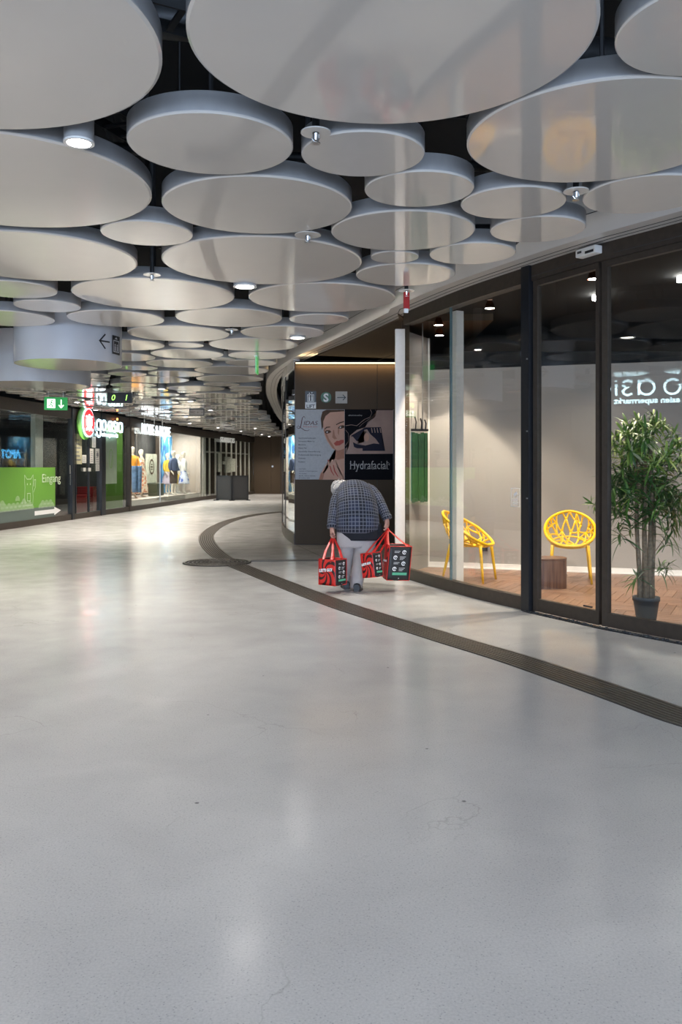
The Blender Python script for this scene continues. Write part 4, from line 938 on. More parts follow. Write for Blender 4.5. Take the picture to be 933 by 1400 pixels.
# open hem: dip towards the right
shirt = obj('shirt', tor, M_shirt, per)
def sleeve(pts, rs, sd):
    rings = []
    for i, (p, r) in enumerate(zip(pts, rs)):
        a = pts[max(i-1, 0)]; b = pts[min(i+1, len(pts)-1)]; t = (b-a).normalized(); u = Vector((1, 0, 0)); u = (u-t*u.dot(t)).normalized(); rings.append((p, u*r, t.cross(u)*r))
    return loft(rings, 20, 3, True, 2.0, 0.05, sd)
obj('sleeve', sleeve([V(475, 668, 0.34), V(466, 676, 0.30), V(459.5, 690, 0.20), V(457, 703, 0.12), V(455, 713, 0.06), V(454.3, 719, 0.03)], [0.08, 0.085, 0.076, 0.066, 0.062, 0.062], 3), M_shirt, shirt)
obj('sleeve', sleeve([V(500, 667, 0.34), V(508, 673, 0.30), V(516, 683, 0.20), V(522, 693, 0.12), V(526.5, 702, 0.06), V(528.5, 707.5, 0.03)], [0.07, 0.08, 0.074, 0.064, 0.058, 0.055], 4), M_shirt, shirt)
obj('cuff', sleeve([V(454.3, 718, 0.03), V(454.2, 722, 0.02)], [0.065, 0.060], 3), M_shirt, shirt); obj('cuff', sleeve([V(528.5, 706, 0.03), V(530, 710, 0.02)], [0.060, 0.055], 3), M_shirt, shirt)
obj('undershirt', loft([ring(468, 521, 738, 0.02, 0.148, 0.0), ring(464, 521, 730, 0.02, 0.15, 0.05), ring(462, 520, 720, 0.03, 0.15, 0.1)], 30, 2, True, 2.3), M_blackcloth, per)
obj('jacket_tail', loft([(V(516, 750, 0.06), Vector((0.010, 0, 0)), Vector((0, 0.05, 0))), (V(517, 741, 0.05), Vector((0.035, 0, 0)), Vector((0, 0.08, 0))), (V(518, 728, 0.05), Vector((0.045, 0, 0)), Vector((0, 0.11, 0))), (V(516, 716, 0.06), Vector((0.05, 0, 0)), Vector((0, 0.12, 0)))], 16, 3, True, 2.0, 0.04), M_blackcloth, per)
# trousers
hip = loft([ring(462, 513, 748, 0.02, 0.125), ring(460.5, 516, 738, 0.02, 0.135), ring(461, 517, 728, 0.03, 0.135), ring(463, 516, 718, 0.05, 0.13)], 30, 3, True, 2.4, 0.01)
legL = loft([(V(473.5, 740, 0.04), Vector((0.105, 0, 0)), Vector((0, 0.12, 0))), (V(474, 752, 0.06), Vector((0.097, 0, 0)), Vector((0, 0.115, 0))), (V(474, 768, 0.10), Vector((0.083, 0, 0)), Vector((0, 0.10, 0))), (V(475, 782, 0.13), Vector((0.077, 0, 0)), Vector((0, 0.09, 0))), (V(475, 793, 0.15), Vector((0.070, 0, 0)), Vector((0, 0.085, 0.0))), (V(474.5, 799, 0.16), Vector((0.068, 0, 0)), Vector((0, 0.082, 0)))], 24, 4, True, 2.1, 0.03, 5)
legR = loft([(V(500, 738, 0.02), Vector((0.125, 0, 0)), Vector((0, 0.13, 0))), (V(498, 752, 0.02), Vector((0.118, 0, 0)), Vector((0, 0.13, 0))), (V(494, 768, 0.0), Vector((0.098, 0, 0)), Vector((0, 0.11, 0))), (V(490.5, 783, -0.03), Vector((0.084, 0, 0)), Vector((0, 0.10, 0))), (V(488, 796, -0.05), Vector((0.074, 0, 0)), Vector((0, 0.09, 0))), (V(487, 803, -0.06), Vector((0.069, 0, 0)), Vector((0, 0.086, 0)))], 24, 4, True, 2.1, 0.03, 8)
tr = obj('trousers', merge(hip, legL, legR), M_trous, per)
# shoes
def shoe(name, x, y, rz, lift=0.0):
    m_ = Matrix.Translation((x, y, 0)) @ Matrix.Rotation(rz, 4, 'Z') @ Matrix.Rotation(lift, 4, 'X')
    up = loft([((0, -0.10, 0.045), (0.036, 0, 0), (0, 0, 0.040)), ((0, -0.07, 0.050), (0.042, 0, 0), (0, 0, 0.045)), ((0, 0.0, 0.045), (0.042, 0, 0), (0, 0, 0.040)), ((0, 0.09, 0.036), (0.050, 0, 0), (0, 0, 0.028)), ((0, 0.165, 0.028), (0.030, 0, 0), (0, 0, 0.018))], 18, 3, True, 2.3)
    up.transform(m_); s = obj(name, up, M_shoe, per)
    so = loft([((0, -0.108, 0.008), (0.034, 0, 0), (0, 0, 0.010)), ((0, -0.06, 0.009), (0.044, 0, 0), (0, 0, 0.010)), ((0, 0.08, 0.009), (0.053, 0, 0), (0, 0, 0.010)), ((0, 0.175, 0.009), (0.026, 0, 0), (0, 0, 0.008))], 18, 3, True, 3.0)
    so.transform(m_); obj('sole', so, M_rubber, s)
shoe('shoe', V(473, 803).x, 0.12, 0.12); shoe('shoe', V(489, 806).x, -0.10, -0.15)
# ------------------------------------------------------------------ the red carrier bags
M_red = mat('bag_red', (0.62, 0.022, 0.018), 0.42, noise=0.06, scale=20)
M_bagblack = mat('bag_black', (0.018, 0.019, 0.021), 0.42, noise=0.1)
M_swirl = mat('bag_red_swirl', (0.62, 0.022, 0.018), 0.42, noise=0.0)
nt = M_swirl.node_tree; N = nt.nodes.new; L = nt.links.new
uvn = N('ShaderNodeUVMap'); uvn.uv_map = 'UVMap'; sxx = N('ShaderNodeSeparateXYZ'); L(uvn.outputs[0], sxx.inputs[0])
ux = mathn('SUBTRACT', sxx.outputs[0], 0.42); uy = mathn('SUBTRACT', sxx.outputs[1], 0.50)
ang_ = mathn('ARCTAN2', uy, ux); rr_ = mathn('SQRT', mathn('ADD', mathn('MULTIPLY', ux, ux), mathn('MULTIPLY', uy, uy)), 0.0)
sp_ = mathn('SINE', mathn('ADD', mathn('MULTIPLY', ang_, 7.0), mathn('MULTIPLY', rr_, 16.0)), 0.0)
gt = mathn('GREATER_THAN', sp_, 0.25)
mx = N('ShaderNodeMix'); mx.data_type = 'RGBA'; L(gt, mx.inputs[0]); mx.inputs[6].default_value = (0.66, 0.024, 0.018, 1); mx.inputs[7].default_value = (0.03, 0.012, 0.012, 1)
L(mx.outputs[2], nt.nodes['Principled BSDF'].inputs['Base Color'])
M_greenstrip = mat('print_green', (0.10, 0.42, 0.25), 0.5)
def bag(name, loc, rot, W, D_, H, label, hold, tilt=0.0, lean=0.0):
    """W: red face (local -Y side), D_: black side panel (+X side). hold: hand point in the world"""
    root = bpy.data.objects.new(name, None); C.objects.link(root); root.location = loc; root.rotation_euler = (tilt, lean, rot); tag(root, label, 'bag', 'red carrier bags in the hands')
    rn = random.Random(int(W*1000)+int(H*777))
    def corner(u, v, z):   # u,v in -1..1
        k = 1.0+0.04*math.sin(PI*z/H); return Vector((u*W/2*k+rn.uniform(-.002, .002), v*D_/2*k+rn.uniform(-.002, .002), z))
    def face(nm, a, b, m, parent, th=0.0025, nu=8, nv=8, bulge=0.012):
        bm = bmesh.new(); uv = bm.loops.layers.uv.new('UVMap'); g = []
        nrm = Vector((b[1]-a[1], -(b[0]-a[0]), 0)).normalized()
        for j in range(nv+1):
            row = []
            for i in range(nu+1):
                s_, z = i/nu, H*j/nv; x = (a[0]+(b[0]-a[0])*s_)*W/2; y = (a[1]+(b[1]-a[1])*s_)*D_/2
                p = Vector((x, y, z))+Vector((nrm.x, nrm.y, 0))*bulge*math.sin(PI*s_)*math.sin(PI*min(1, j/nv+0.1))*(0.6+0.4*math.sin(5*s_+3*j/nv))
                row.append(bm.verts.new(p))
            g.append(row)
        for j in range(nv):
            for i in range(nu):
                f = bm.faces.new((g[j][i], g[j][i+1], g[j+1][i+1], g[j+1][i])); f.smooth = True
                for lp, q in zip(f.loops, ((i, j), (i+1, j), (i+1, j+1), (i, j+1))): lp[uv].uv = (q[0]/nu, q[1]/nv)
        o = obj(nm, bm, m, parent); sd = o.modifiers.new('thickness', 'SOLIDIFY'); sd.thickness = th; return o
    face('front_panel', (-1, -1), (1, -1), M_swirl, root)
    sp = face('side_panel', (1, -1), (1, 1), M_bagblack, root)
    face('back_panel', (1, 1), (-1, 1), M_swirl, root); face('side_panel', (-1, 1), (-1, -1), M_bagblack, root)
    obj('bottom', box((0, 0, 0.004), (W*0.99, D_*0.99, 0.006)), M_red, root)
    edge = bmesh.new()
    for u, v in ((-1, -1), (1, -1), (1, 1), (-1, 1)): tube(edge, [(u*W/2, v*D_/2, 0), (u*W/2, v*D_/2, H/2), (u*W/2, v*D_/2, H)], 0.004, 6)
    for z in (0.003, H): tube(edge, [(-W/2, -D_/2, z), (W/2, -D_/2, z), (W/2, D_/2, z), (-W/2, D_/2, z)], 0.004, 6, True)
    obj('piping', edge, M_red, root)
    # printing
    f1 = frame((-W/2, -D_/2-0.014, 0), (1, 0, 0), (0, 0, 1))
    text('lettering', "LET'S GO!", W*0.19, M_whiteprint, f1 @ Matrix.Translation((W*0.08, H*0.50, 0)) @ Matrix.Rotation(0.12, 4, 'Z'), root, 0.001, 0.95, 'LEFT', 0.2, 0.0025)
    f2 = frame((W/2+0.013, -D_/2, 0), (0, 1, 0), (0, 0, 1)); S_ = D_
    it = []
    for k, zc in enumerate((0.84, 0.68, 0.51, 0.35)):
        z = zc*H; cx = (0.66 if k % 2 == 0 else 0.28)*S_; tx = (0.22 if k % 2 == 0 else 0.48)*S_
        r_ = 0.075*S_
        it.append(strk([(cx+r_*math.cos(a), z+r_*math.sin(a)) for a in [PI*0.2*q for q in range(10)]], 0.035*S_))
        it.append(rect(cx-r_*0.15, z-r_*0.3, cx+r_*0.25, z+r_*0.9))
        for q in range(3 if k % 2 else 2): it.append(rect(tx, z+0.03*S_-q*0.055*S_, tx+(0.26-0.05*q)*S_, z+0.045*S_-q*0.055*S_))
    flatpoly('icons', it, M_whiteprint, f2, sp, 0.001)
    flatpoly('green_strip', [rect(0.20*S_, 0.17*H, 0.85*S_, 0.245*H)], M_greenstrip, f2, sp, 0.001)
    flatpoly('mark', [ell(0.5*S_, 0.075*H, 0.02*S_, 0.02*S_, 8)], M_whiteprint, f2, sp, 0.001)
    # handles: two ribbons up to the hand
    bpy.context.view_layer.update(); inv = root.matrix_world.inverted(); hp = inv @ Vector(hold)
    for v in (-1, 1):
        y = v*D_/2
        for u in (-1, 1):
            a = Vector((u*W*0.27, y, H-0.03)); b = Vector((hp.x+u*0.008, hp.y+v*0.006, hp.z)); md = (a+b)/2+Vector((u*0.015, v*0.01, -0.01))
            bm = tb([a, a+(md-a)*0.5, md, md+(b-md)*0.6, b], [0.016, 0.016, 0.015, 0.013, 0.011], 8, False, 0.14)
            obj('handle', bm, M_red, root)
        # the loop over the fingers
    obj('handle_loop', tb([Vector((hp.x-0.012, hp.y, hp.z-0.004)), Vector((hp.x, hp.y, hp.z+0.010)), Vector((hp.x+0.012, hp.y, hp.z-0.004))], 0.012, 8), M_red, root)
    return root
HL = Vector((PX, D0, 0))+lh+Vector((0.012, 0, -0.035)); HR = Vector((PX, D0, 0))+rh+Vector((-0.010, 0, -0.02))
def WP(px, py, d): return Vector(((px-466.5)*d/F, d, CH-(py-HZ)*d/F))
bl = WP(455, 799, 9.50)
bag('carrier_bag', (bl.x, 9.50, bl.z), math.radians(-38), 0.235, 0.20, 0.285, 'red swirl bag hanging from the left hand beside the trousers', HL)
b2 = WP(541.5, 792, 9.62)
bag('carrier_bag', (b2.x, 9.64, b2.z), math.radians(-74), 0.14, 0.265, 0.39, 'largest bag, black side turned to the camera, in the right hand', HR, math.radians(-3), math.radians(7))
b3 = WP(510.5, 789, 9.50)
bag('carrier_bag', (b3.x, 9.50, b3.z), math.radians(-42), 0.17, 0.15, 0.27, 'smaller tilted red bag hanging between the right leg and the largest bag', HR, math.radians(0), math.radians(-8))
# ------------------------------------------------------------------ left shop fronts
def LP(px, off=0.0, z=0.0):
    """point on the left front line on the sight line of column px, moved off metres into the passage"""
    p = at_px(off_path(LF, -off) if off else LF, px); y = p.y; t = Vector((interp(LF, y+0.3)-interp(LF, y-0.3), 0.6)).normalized()
    return Vector((p.x, p.y, z)), t
def lcut(pa, pb, n=6): a, b = at_px(LF, pa).y, at_px(LF, pb).y; return cut(LF, a, b, n)
def lfr(px, off, z):
    p, t = LP(px, off, z); return frame(p, (t.x, t.y, 0), (0, 0, 1)), t
LFn = cut(LF, -8, 18.95, 12)
struct('trim_header', band(LF, -0.04, 0.12, 2.70, ZL), M_bronze, None, 'bronze header over the left shop fronts')
struct('trim_base', band(LF, -0.04, 0.08, 0.0, 0.15), M_bronze, None, 'bronze base rail of the left shop fronts')
struct('wall_over_shops', band(LF, 0.10, 0.2, ZL, 4.4), M_void)
cuts = [4.0, 98, 140, 176, 219, 279]
Y0 = at_px(LF, 98).y
for i, (a, b) in enumerate(((-8, 4), (4, 12), (12, at_px(LF, 50).y), (at_px(LF, 50).y, Y0), (Y0, at_px(LF, 140).y), (at_px(LF, 140).y, at_px(LF, 176).y), (at_px(LF, 176).y, at_px(LF, 219).y), (at_px(LF, 219).y, at_px(LF, 279).y), (at_px(LF, 279).y, 45.0))):
    struct('window_%d' % (5+i), band(cut(LF, a, b, 5), -0.005, 0.005, 0.15, 2.70), M_glassL)
def lpost(px, w_, m, lab, d=0.10, z0=0.0, z1=2.98, off=0.0):
    p, t = LP(px, off); return struct('trim_post', box((p.x, p.y, (z0+z1)/2), (w_, d, z1-z0), math.atan2(t.y, t.x)), m, None, lab)
M_pgrey = mat('post_grey_metal', (0.26, 0.27, 0.26), 0.4, noise=0.05)
lpost(50.5, 0.42, M_pgrey, 'grey metal post of the green shop window', 0.12, 0.12, 2.72, -0.12)
lpost(97.5, 0.16, M_black, 'black door post of the green shop', 0.14)
lpost(138.5, 0.30, M_black, 'wide black post under the green shop sign', 0.16)
lpost(176, 0.14, M_bronze, 'bronze post between the green shop and the fashion shop', 0.14)
lpost(278.5, 0.40, M_cream, 'pale end post of the fashion shop window', 0.08, 0.12, 2.72, -0.1)
lpost(219, 0.03, M_steel, 'thin joint post of the fashion shop window', 0.03, 0.15, 2.7)
lpost(103, 0.04, M_black, 'thin edge of the first sliding door leaf', 0.05, 0.05, 2.75)
lpost(121, 0.05, M_black, 'thin edge where the green shop doors meet', 0.05, 0.05, 2.75)
for y in (12.0, 4.0): struct('trim_post', box((interp(LF, y), y, 1.49), (0.14, 0.16, 2.98)), M_bronze, None, 'bronze post out of the frame')
# shells behind the glass
def shell(name, a, b, depth, m, mf, mc, z1=2.95):
    pth = cut(LF, a, b, 5)
    struct('wall_'+name, band(pth, depth, depth+0.1, 0, z1), m)
    struct('floor_'+name, band(pth, 0.08, depth, 0.0, 0.006), mf); struct('ceiling_'+name, band(pth, 0.12, depth, z1, z1+0.05), mc)
    for yy in (a, b):
        p = Vector((interp(LF, yy), yy)); t = Vector((interp(LF, yy+0.3)-interp(LF, yy-0.3), 0.6)).normalized(); n = Vector((-t.y, t.x))
        struct('wall_'+name, ribbon(bmesh.new(), [p+n*0.12, p+n*depth], [p+n*0.12+t*0.06, p+n*depth+t*0.06], 0, z1), m)
ya, yb, yc, yd, ye = 12.6, at_px(LF, 140).y, at_px(LF, 176).y, at_px(LF, 278).y, 44.9
M_greenwall = mat('shop_green_wall', (0.085, 0.19, 0.022), 0.6, noise=0.05)
M_redfloor = mat('shop_red_floor', (0.16, 0.075, 0.065), 0.25, noise=0.1, scale=4)
M_beige = mat('window_back_beige', (0.52, 0.44, 0.38), 0.7, noise=0.03)
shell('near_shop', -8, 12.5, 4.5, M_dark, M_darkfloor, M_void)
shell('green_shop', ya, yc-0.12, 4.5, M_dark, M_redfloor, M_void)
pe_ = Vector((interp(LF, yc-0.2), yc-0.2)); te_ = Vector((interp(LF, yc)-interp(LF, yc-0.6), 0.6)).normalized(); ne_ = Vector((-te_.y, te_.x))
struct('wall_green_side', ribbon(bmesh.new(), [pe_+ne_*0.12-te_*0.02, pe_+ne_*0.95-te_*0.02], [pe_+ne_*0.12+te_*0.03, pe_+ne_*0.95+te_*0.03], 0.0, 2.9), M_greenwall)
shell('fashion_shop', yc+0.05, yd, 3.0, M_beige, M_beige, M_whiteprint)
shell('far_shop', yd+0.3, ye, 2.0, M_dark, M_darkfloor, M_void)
# green vinyl film on the green shop window
M_film = mat('vinyl_green', (0.13, 0.33, 0.035), 0.5, noise=0.02, emit=(0.13, 0.33, 0.035), es=0.0)
M_filmlow = mat('vinyl_grey', (0.11, 0.145, 0.13), 0.5, noise=0.03)
M_line = mat('vinyl_white_line', (0.55, 0.68, 0.48), 0.5)
yf0, yf1 = 15.0, at_px(LF, 75).y
vf = struct('window_film', band(cut(LF, yf0, yf1, 6), -0.007, -0.010, 0.42, 1.40), M_film, None, 'green film on the shop window with waves and the word Eingang')
obj('grey_film', band(cut(LF, yf0, yf1, 6), -0.007, -0.010, 0.15, 0.42), M_filmlow, vf)
def waves(y0, y1, name):
    p = Vector((interp(LF, y0), y0)); t = Vector((interp(LF, y1)-interp(LF, y0), y1-y0)); Ln = t.length; t.normalize()
    f_ = frame((p.x+t.y*0.012, p.y-t.x*0.012, 0.0), (t.x, t.y, 0), (0, 0, 1)); it = []
    n = max(1, int(Ln/0.22))
    rn = random.Random(n)
    for row in range(4):
        for k in range(n+1):
            cx = k*0.22+(0.11 if row % 2 else 0); 
            if cx > Ln or (row > 1 and rn.random() < 0.35+0.15*row): continue
            for r_ in (0.105, 0.07, 0.035): it.append(strk([(cx+r_*math.cos(a), 0.40+row*0.075+r_*math.sin(a)) for a in [PI*q/8 for q in range(9)]], 0.012))
    flatpoly(name, it, M_line, f_, vf, 0.001)
waves(yf0, at_px(LF, 45).y-0.05, 'wave_print'); waves(at_px(LF, 55).y, yf1-0.1, 'wave_print')
f_, t_ = lfr(66, 0.014, 0)
text('lettering', 'Eingang', 0.30, M_line, lfr(57, 0.014, 1.03)[0], vf, 0.001, 1.22, 'LEFT', 0, 0.0)
flatpoly('arrow', [[(-0.75, -0.035), (0.35, -0.035), (0.35, -0.085), (0.75, 0.02), (0.35, 0.125), (0.35, 0.07), (-0.75, 0.07)]], M_whiteprint, lfr(66, 0.014, 0.27)[0], vf, 0.001)
fcat = lfr(40, 0.014, 0.5)[0]
flatpoly('cat_outline', [strk(q, 0.014) for q in [[(-0.20, 0.0), (-0.24, 0.2), (-0.22, 0.42), (-0.24, 0.55), (-0.24, 0.72), (-0.12, 0.62), (0.08, 0.62), (0.2, 0.72), (0.2, 0.5), (0.17, 0.4), (0.2, 0.2), (0.18, 0.0), (-0.2, 0.0)], [(0.22, 0.3), (0.32, 0.42), (0.34, 0.6), (0.26, 0.6), (0.25, 0.44)], [(-0.1, 0.28), (0.06, 0.28), (0.06, 0.1), (-0.1, 0.1), (-0.1, 0.28)]]]+[ell(-0.1, 0.5, 0.018, 0.025, 8), ell(0.06, 0.5, 0.018, 0.025, 8)], M_line, fcat, vf, 0.001)
# sheets of paper on the doors
M_paper = mat('paper_pale', (0.50, 0.49, 0.45), 0.7, noise=0.04); M_menu = mat('menu_print', (0.34, 0.32, 0.20), 0.7, noise=0.45, scale=90)
for pa, pb, ya_, yb_, m_, lab in ((101, 112, 593, 634.5, M_menu, 'tall patterned menu sheet on the green shop door'), (95.5, 101, 636, 648, M_paper, 'upper small white sheet left of the tall menu'), (96, 100.5, 649, 663, M_paper, 'lower small white sheet left of the tall menu'), (112.5, 118, 622, 633, M_paper, 'small white sheet just right of the tall menu'), (126, 131, 597, 612, M_paper, 'top sheet of the right hand door leaf'), (123, 128, 613.5, 633.5, M_paper, 'tall white sheet in the middle of the door leaf'), (130.5, 136, 613.5, 634, M_paper, 'sheet with an emblem beside the black post'), (131, 136, 634.5, 644, M_paper, 'lowest white sheet beside the black post')):
    (p, t), (p2, _) = LP(pa, 0.012), LP(pb, 0.012); d = (p.y+p2.y)/2; L_ = (p2.xy-p.xy).length
    fr_ = frame((p.x, p.y, zz(yb_, d)), (t.x, t.y, 0), (0, 0, 1)); h_ = zz(ya_, d)-zz(yb_, d)
    e = tag(flatpoly('paper_notice', [rect(0, 0, L_, h_)], m_, fr_, None, 0.0, 0.002), lab, 'notice')
    flatpoly('print', [rect(L_*0.15, h_*(0.12+0.13*k), L_*(0.85-0.1*(k % 3)), h_*(0.16+0.13*k)) for k in range(6)]+([ell(L_*0.5, h_*0.6, L_*0.25, L_*0.22, 12)] if 'emblem' in lab else []), M_grayt, fr_, e, 0.0025)
for px in (115.5, 122.5):
    (p, t) = LP(px, 0.03); e = tag(obj('door_badge', box((p.x, p.y, zz(642, p.y)), (0.14, 0.02, 0.10), math.atan2(t.y, t.x)), M_paper), 'small pale badge on the %s door leaf of the green shop' % ('left' if px < 120 else 'right'), 'badge')
(p, t) = LP(158, 0.012)
fr_ = lfr(143, 0.012, zz(661, 26))[0]; e = tag(flatpoly('hanging_poster', [rect(0, 0, 0.98, 1.55)], mat('poster_mint', (0.24, 0.31, 0.22), 0.5, noise=0.1, scale=3), fr_, None, 0.0, 0.004), 'pale mint poster on the glass right of the wide black post', 'poster')
flatpoly('sketch', [strk([(0.5+0.16*math.cos(a), 0.75+0.28*math.sin(a)) for a in [2*PI*q/14 for q in range(15)]], 0.02), strk([(0.5, 0.5), (0.62, 0.85)], 0.02)], M_film, fr_, e, 0.006)
# stacks of red shopping baskets inside the green shop
def basket_mesh():
    b = bmesh.new(); rows = [[b.verts.new((sx*w_, sy*d_, z)) for sx, sy in ((-1, -1), (1, -1), (1, 1), (-1, 1))] for w_, d_, z in ((0.19, 0.13, 0.0), (0.23, 0.17, 0.2), (0.245, 0.185, 0.2), (0.245, 0.185, 0.22), (0.225, 0.165, 0.22), (0.185, 0.125, 0.02))]
    for a, c in zip(rows, rows[1:]):
        for k in range(4): b.faces.new((a[k], a[(k+1) % 4], c[(k+1) % 4], c[k]))
    b.faces.new(rows[0][::-1]); b.faces.new(rows[-1]); me = bpy.data.meshes.new('basket'); b.to_mesh(me); b.free(); me.materials.append(mat('basket_red', (0.30, 0.012, 0.015), 0.4)); return me
BM = basket_mesh()
for px, n in ((110, 6), (119, 9), (128, 8)):
    (p, t) = LP(px, -0.55)
    for k in range(n):
        o = link(bpy.data.objects.new('shopping_basket', BM)); o.location = (p.x, p.y, 0.008+0.075*k); o.rotation_euler = (0, 0, 0.015*math.sin(k*2.0))
        tag(o, 'red plastic basket, %s from the floor in the %s stack behind the green shop door' % (ORD[k], {110: 'first', 119: 'middle', 128: 'last'}[px]), 'basket', 'stacked red baskets')
# dim shelves with goods behind the green film
for j, (px, off) in enumerate(((20, -2.2), (34, -2.6), (60, -2.6), (82, -3.0), (90, -2.0))):
    (p, t) = LP(px, off); p.y = (16.2, 18.0, 19.8, 21.6, 23.4)[j]; p.x = interp(LF, p.y)+off; e = empty('shop_shelf', (p.x, p.y, 0.006), math.atan2(t.y, t.x), ['dark goods shelf at the near end of the green shop', 'dark goods shelf beside the grey window post', 'dark goods shelf behind the entrance lettering', 'dark goods shelf deep behind the doors', 'dark goods shelf just left of the black door post'][j], 'shelf')
    obj('side_panel', box((-0.7, 0, 0.95), (0.03, 0.4, 1.9)), M_dark, e); obj('side_panel', box((0.7, 0, 0.95), (0.03, 0.4, 1.9)), M_dark, e)
    for k in range(5): obj('shelf', box((0, 0, 0.2+0.4*k), (1.4, 0.4, 0.03)), M_dark, e)
    gb = bmesh.new()
    rn = random.Random(j)
    for k in range(4):
        x = -0.62
        while x < 0.62:
            w_ = rn.uniform(0.06, 0.12); bx(gb, (x+w_/2, -0.06, 0.215+0.4*k+0.12), (w_*0.9, 0.2, rn.uniform(0.16, 0.26))); x += w_
    o = obj('packets', gb, mat('packets_%s' % ['red', 'brown', 'tan'][j % 3], [(0.16, 0.05, 0.03), (0.10, 0.06, 0.03), (0.2, 0.15, 0.1)][j % 3], 0.5, noise=0.5, scale=14), e); o['kind'] = 'stuff'
# lit shop signs
M_signw = mat('sign_letters_white', (0.9, 0.95, 1), 0.5, noise=0, emit=(0.62, 0.90, 1.0), es=1.7)
M_signr = mat('sign_disc_red', (0.8, 0.03, 0.03), 0.4, noise=0, emit=(0.9, 0.02, 0.03), es=0.7)
M_signo = mat('sign_dot_orange', (0.9, 0.3, 0.05), 0.4, noise=0, emit=(1.0, 0.25, 0.05), es=4)
M_signg = mat('sign_back_green', (0.10, 0.32, 0.03), 0.5)
def ring2(cx, cy, r, w_, a0=0.0, a1=2*PI, n=22): return strk([(cx+r*math.cos(a0+(a1-a0)*q/n), cy+r*math.sin(a0+(a1-a0)*q/n)) for q in range(n+1)], w_)
M_signn = mat('sign_letters_near', (0.9, 0.95, 1), 0.5, noise=0, emit=(0.62, 0.90, 1.0), es=8)
def asia_sign(fr_, label, s=1.0, M_signw=M_signw):
    """round red emblem and thin rounded letters, 2.9 m long"""
    e = empty('shop_sign', fr_.to_translation(), 0, label, 'sign'); g = Matrix.Translation(-fr_.to_translation()) @ fr_ @ Matrix.Scale(s, 4)
    def part(nm, polys, m_, layer, th=0.03): return flatpoly(nm, polys, m_, g, e, layer, th)
    part('green_back', [ell(0.22, -0.02, 0.52, 0.46, 32)], M_signg, -0.03, 0.02)
    part('emblem_rim', [ell(0.38, 0, 0.40, 0.40, 40)], M_signw, 0.0); part('emblem', [ell(0.38, 0, 0.37, 0.37, 40)], M_signr, 0.032, 0.01)
    text('emblem_character', '東', 0.50, M_signw, g @ Matrix.Translation((0.38, -0.19, 0.045)), e, 0.004, 1.0, 'CENTER', 0, 0.006)
    x0, w_, r = 0.98, 0.042, 0.145
    L_ = [ring2(x0+0.16, -0.02, r, w_), strk([(x0+0.16+r, 0.13), (x0+0.16+r, -0.22)], w_), ring2(x0+0.16, -0.22, r, w_, -PI, 0, 12),   # g
          ring2(x0+0.56, -0.02, r, w_),                                                                                             # o
          ring2(x0+1.04, -0.02, r, w_), strk([(x0+1.04+r, 0.13), (x0+1.04+r, -0.17)], w_),                                          # a
          strk([(x0+1.50, 0.10), (x0+1.44, 0.135), (x0+1.36, 0.12), (x0+1.33, 0.07), (x0+1.36, 0.02), (x0+1.44, -0.03), (x0+1.49, -0.08), (x0+1.47, -0.14), (x0+1.40, -0.17), (x0+1.31, -0.14)], w_),   # s
          strk([(x0+1.62, 0.13), (x0+1.62, -0.17)], w_),                                                                            # i
          ring2(x0+1.88, -0.02, r, w_), strk([(x0+1.88+r, 0.13), (x0+1.88+r, -0.17)], w_)]                                          # a
    part('letters', L_, M_signw, 0.0); part('dot', [ell(x0+1.62, 0.22, 0.035, 0.035, 12)], M_signo, 0.0)
    text('sub_lettering', 'asien supermarkt', 0.155, M_signw, g @ Matrix.Translation((x0+0.42, -0.33, 0)), e, 0.01, 1.15, 'LEFT', 0, 0.004)
    bm_ = bmesh.new(); bx(bm_, (0, 0, 0), (0.001, 0.001, 0.001)); bm_.free()
    return e
fr_, _ = lfr(112.5, 0.10, 2.64); asia_sign(fr_, 'glowing shop sign with a red emblem over the green shop doors')
yn = 5.51; pn = Vector((interp(LF, yn), yn)); tn = Vector((interp(LF, yn+1)-interp(LF, yn), 1)).normalized()
asia_sign(frame((pn.x+tn.y*0.1, pn.y-tn.x*0.1, 3.02), (tn.x, tn.y, 0), (0, 0, 1)), 'same glowing shop sign on the near shop front, seen mirrored in the door glass', 1.0, M_signn)
M_signmm = mat('sign_letters_cool', (0.9, 0.95, 1), 0.5, noise=0, emit=(0.85, 0.95, 1.0), es=0.7)
fr_, t_ = lfr(193, 0.10, 2.52); mm = text('shop_sign', 'MORE & MORE', 0.50, M_signmm, fr_, None, 0.02, 0.93, 'LEFT', 0, 0.0, 1.06)
# rods that carry it
tag(mm, 'white glowing letter sign over the fashion shop window', 'sign')
for px in (197.5, 211, 222): (p, t) = LP(px, 0.1); obj('rod', tb([(p.x, p.y, 2.9), (p.x, p.y, 3.0)], 0.02), M_white, mm)
fr_, _ = lfr(301, 0.10, 2.56); sb = text('shop_sign', 'STARBUCKS', 0.33, mat('letters_pale', (0.75, 0.75, 0.72), 0.5, emit=(0.8, 0.8, 0.75), es=0.12), fr_, None, 0.02, 1.15, 'LEFT', 0, 0.0, 1.05)
tag(sb, 'pale letter sign over the dark far shop front', 'sign')
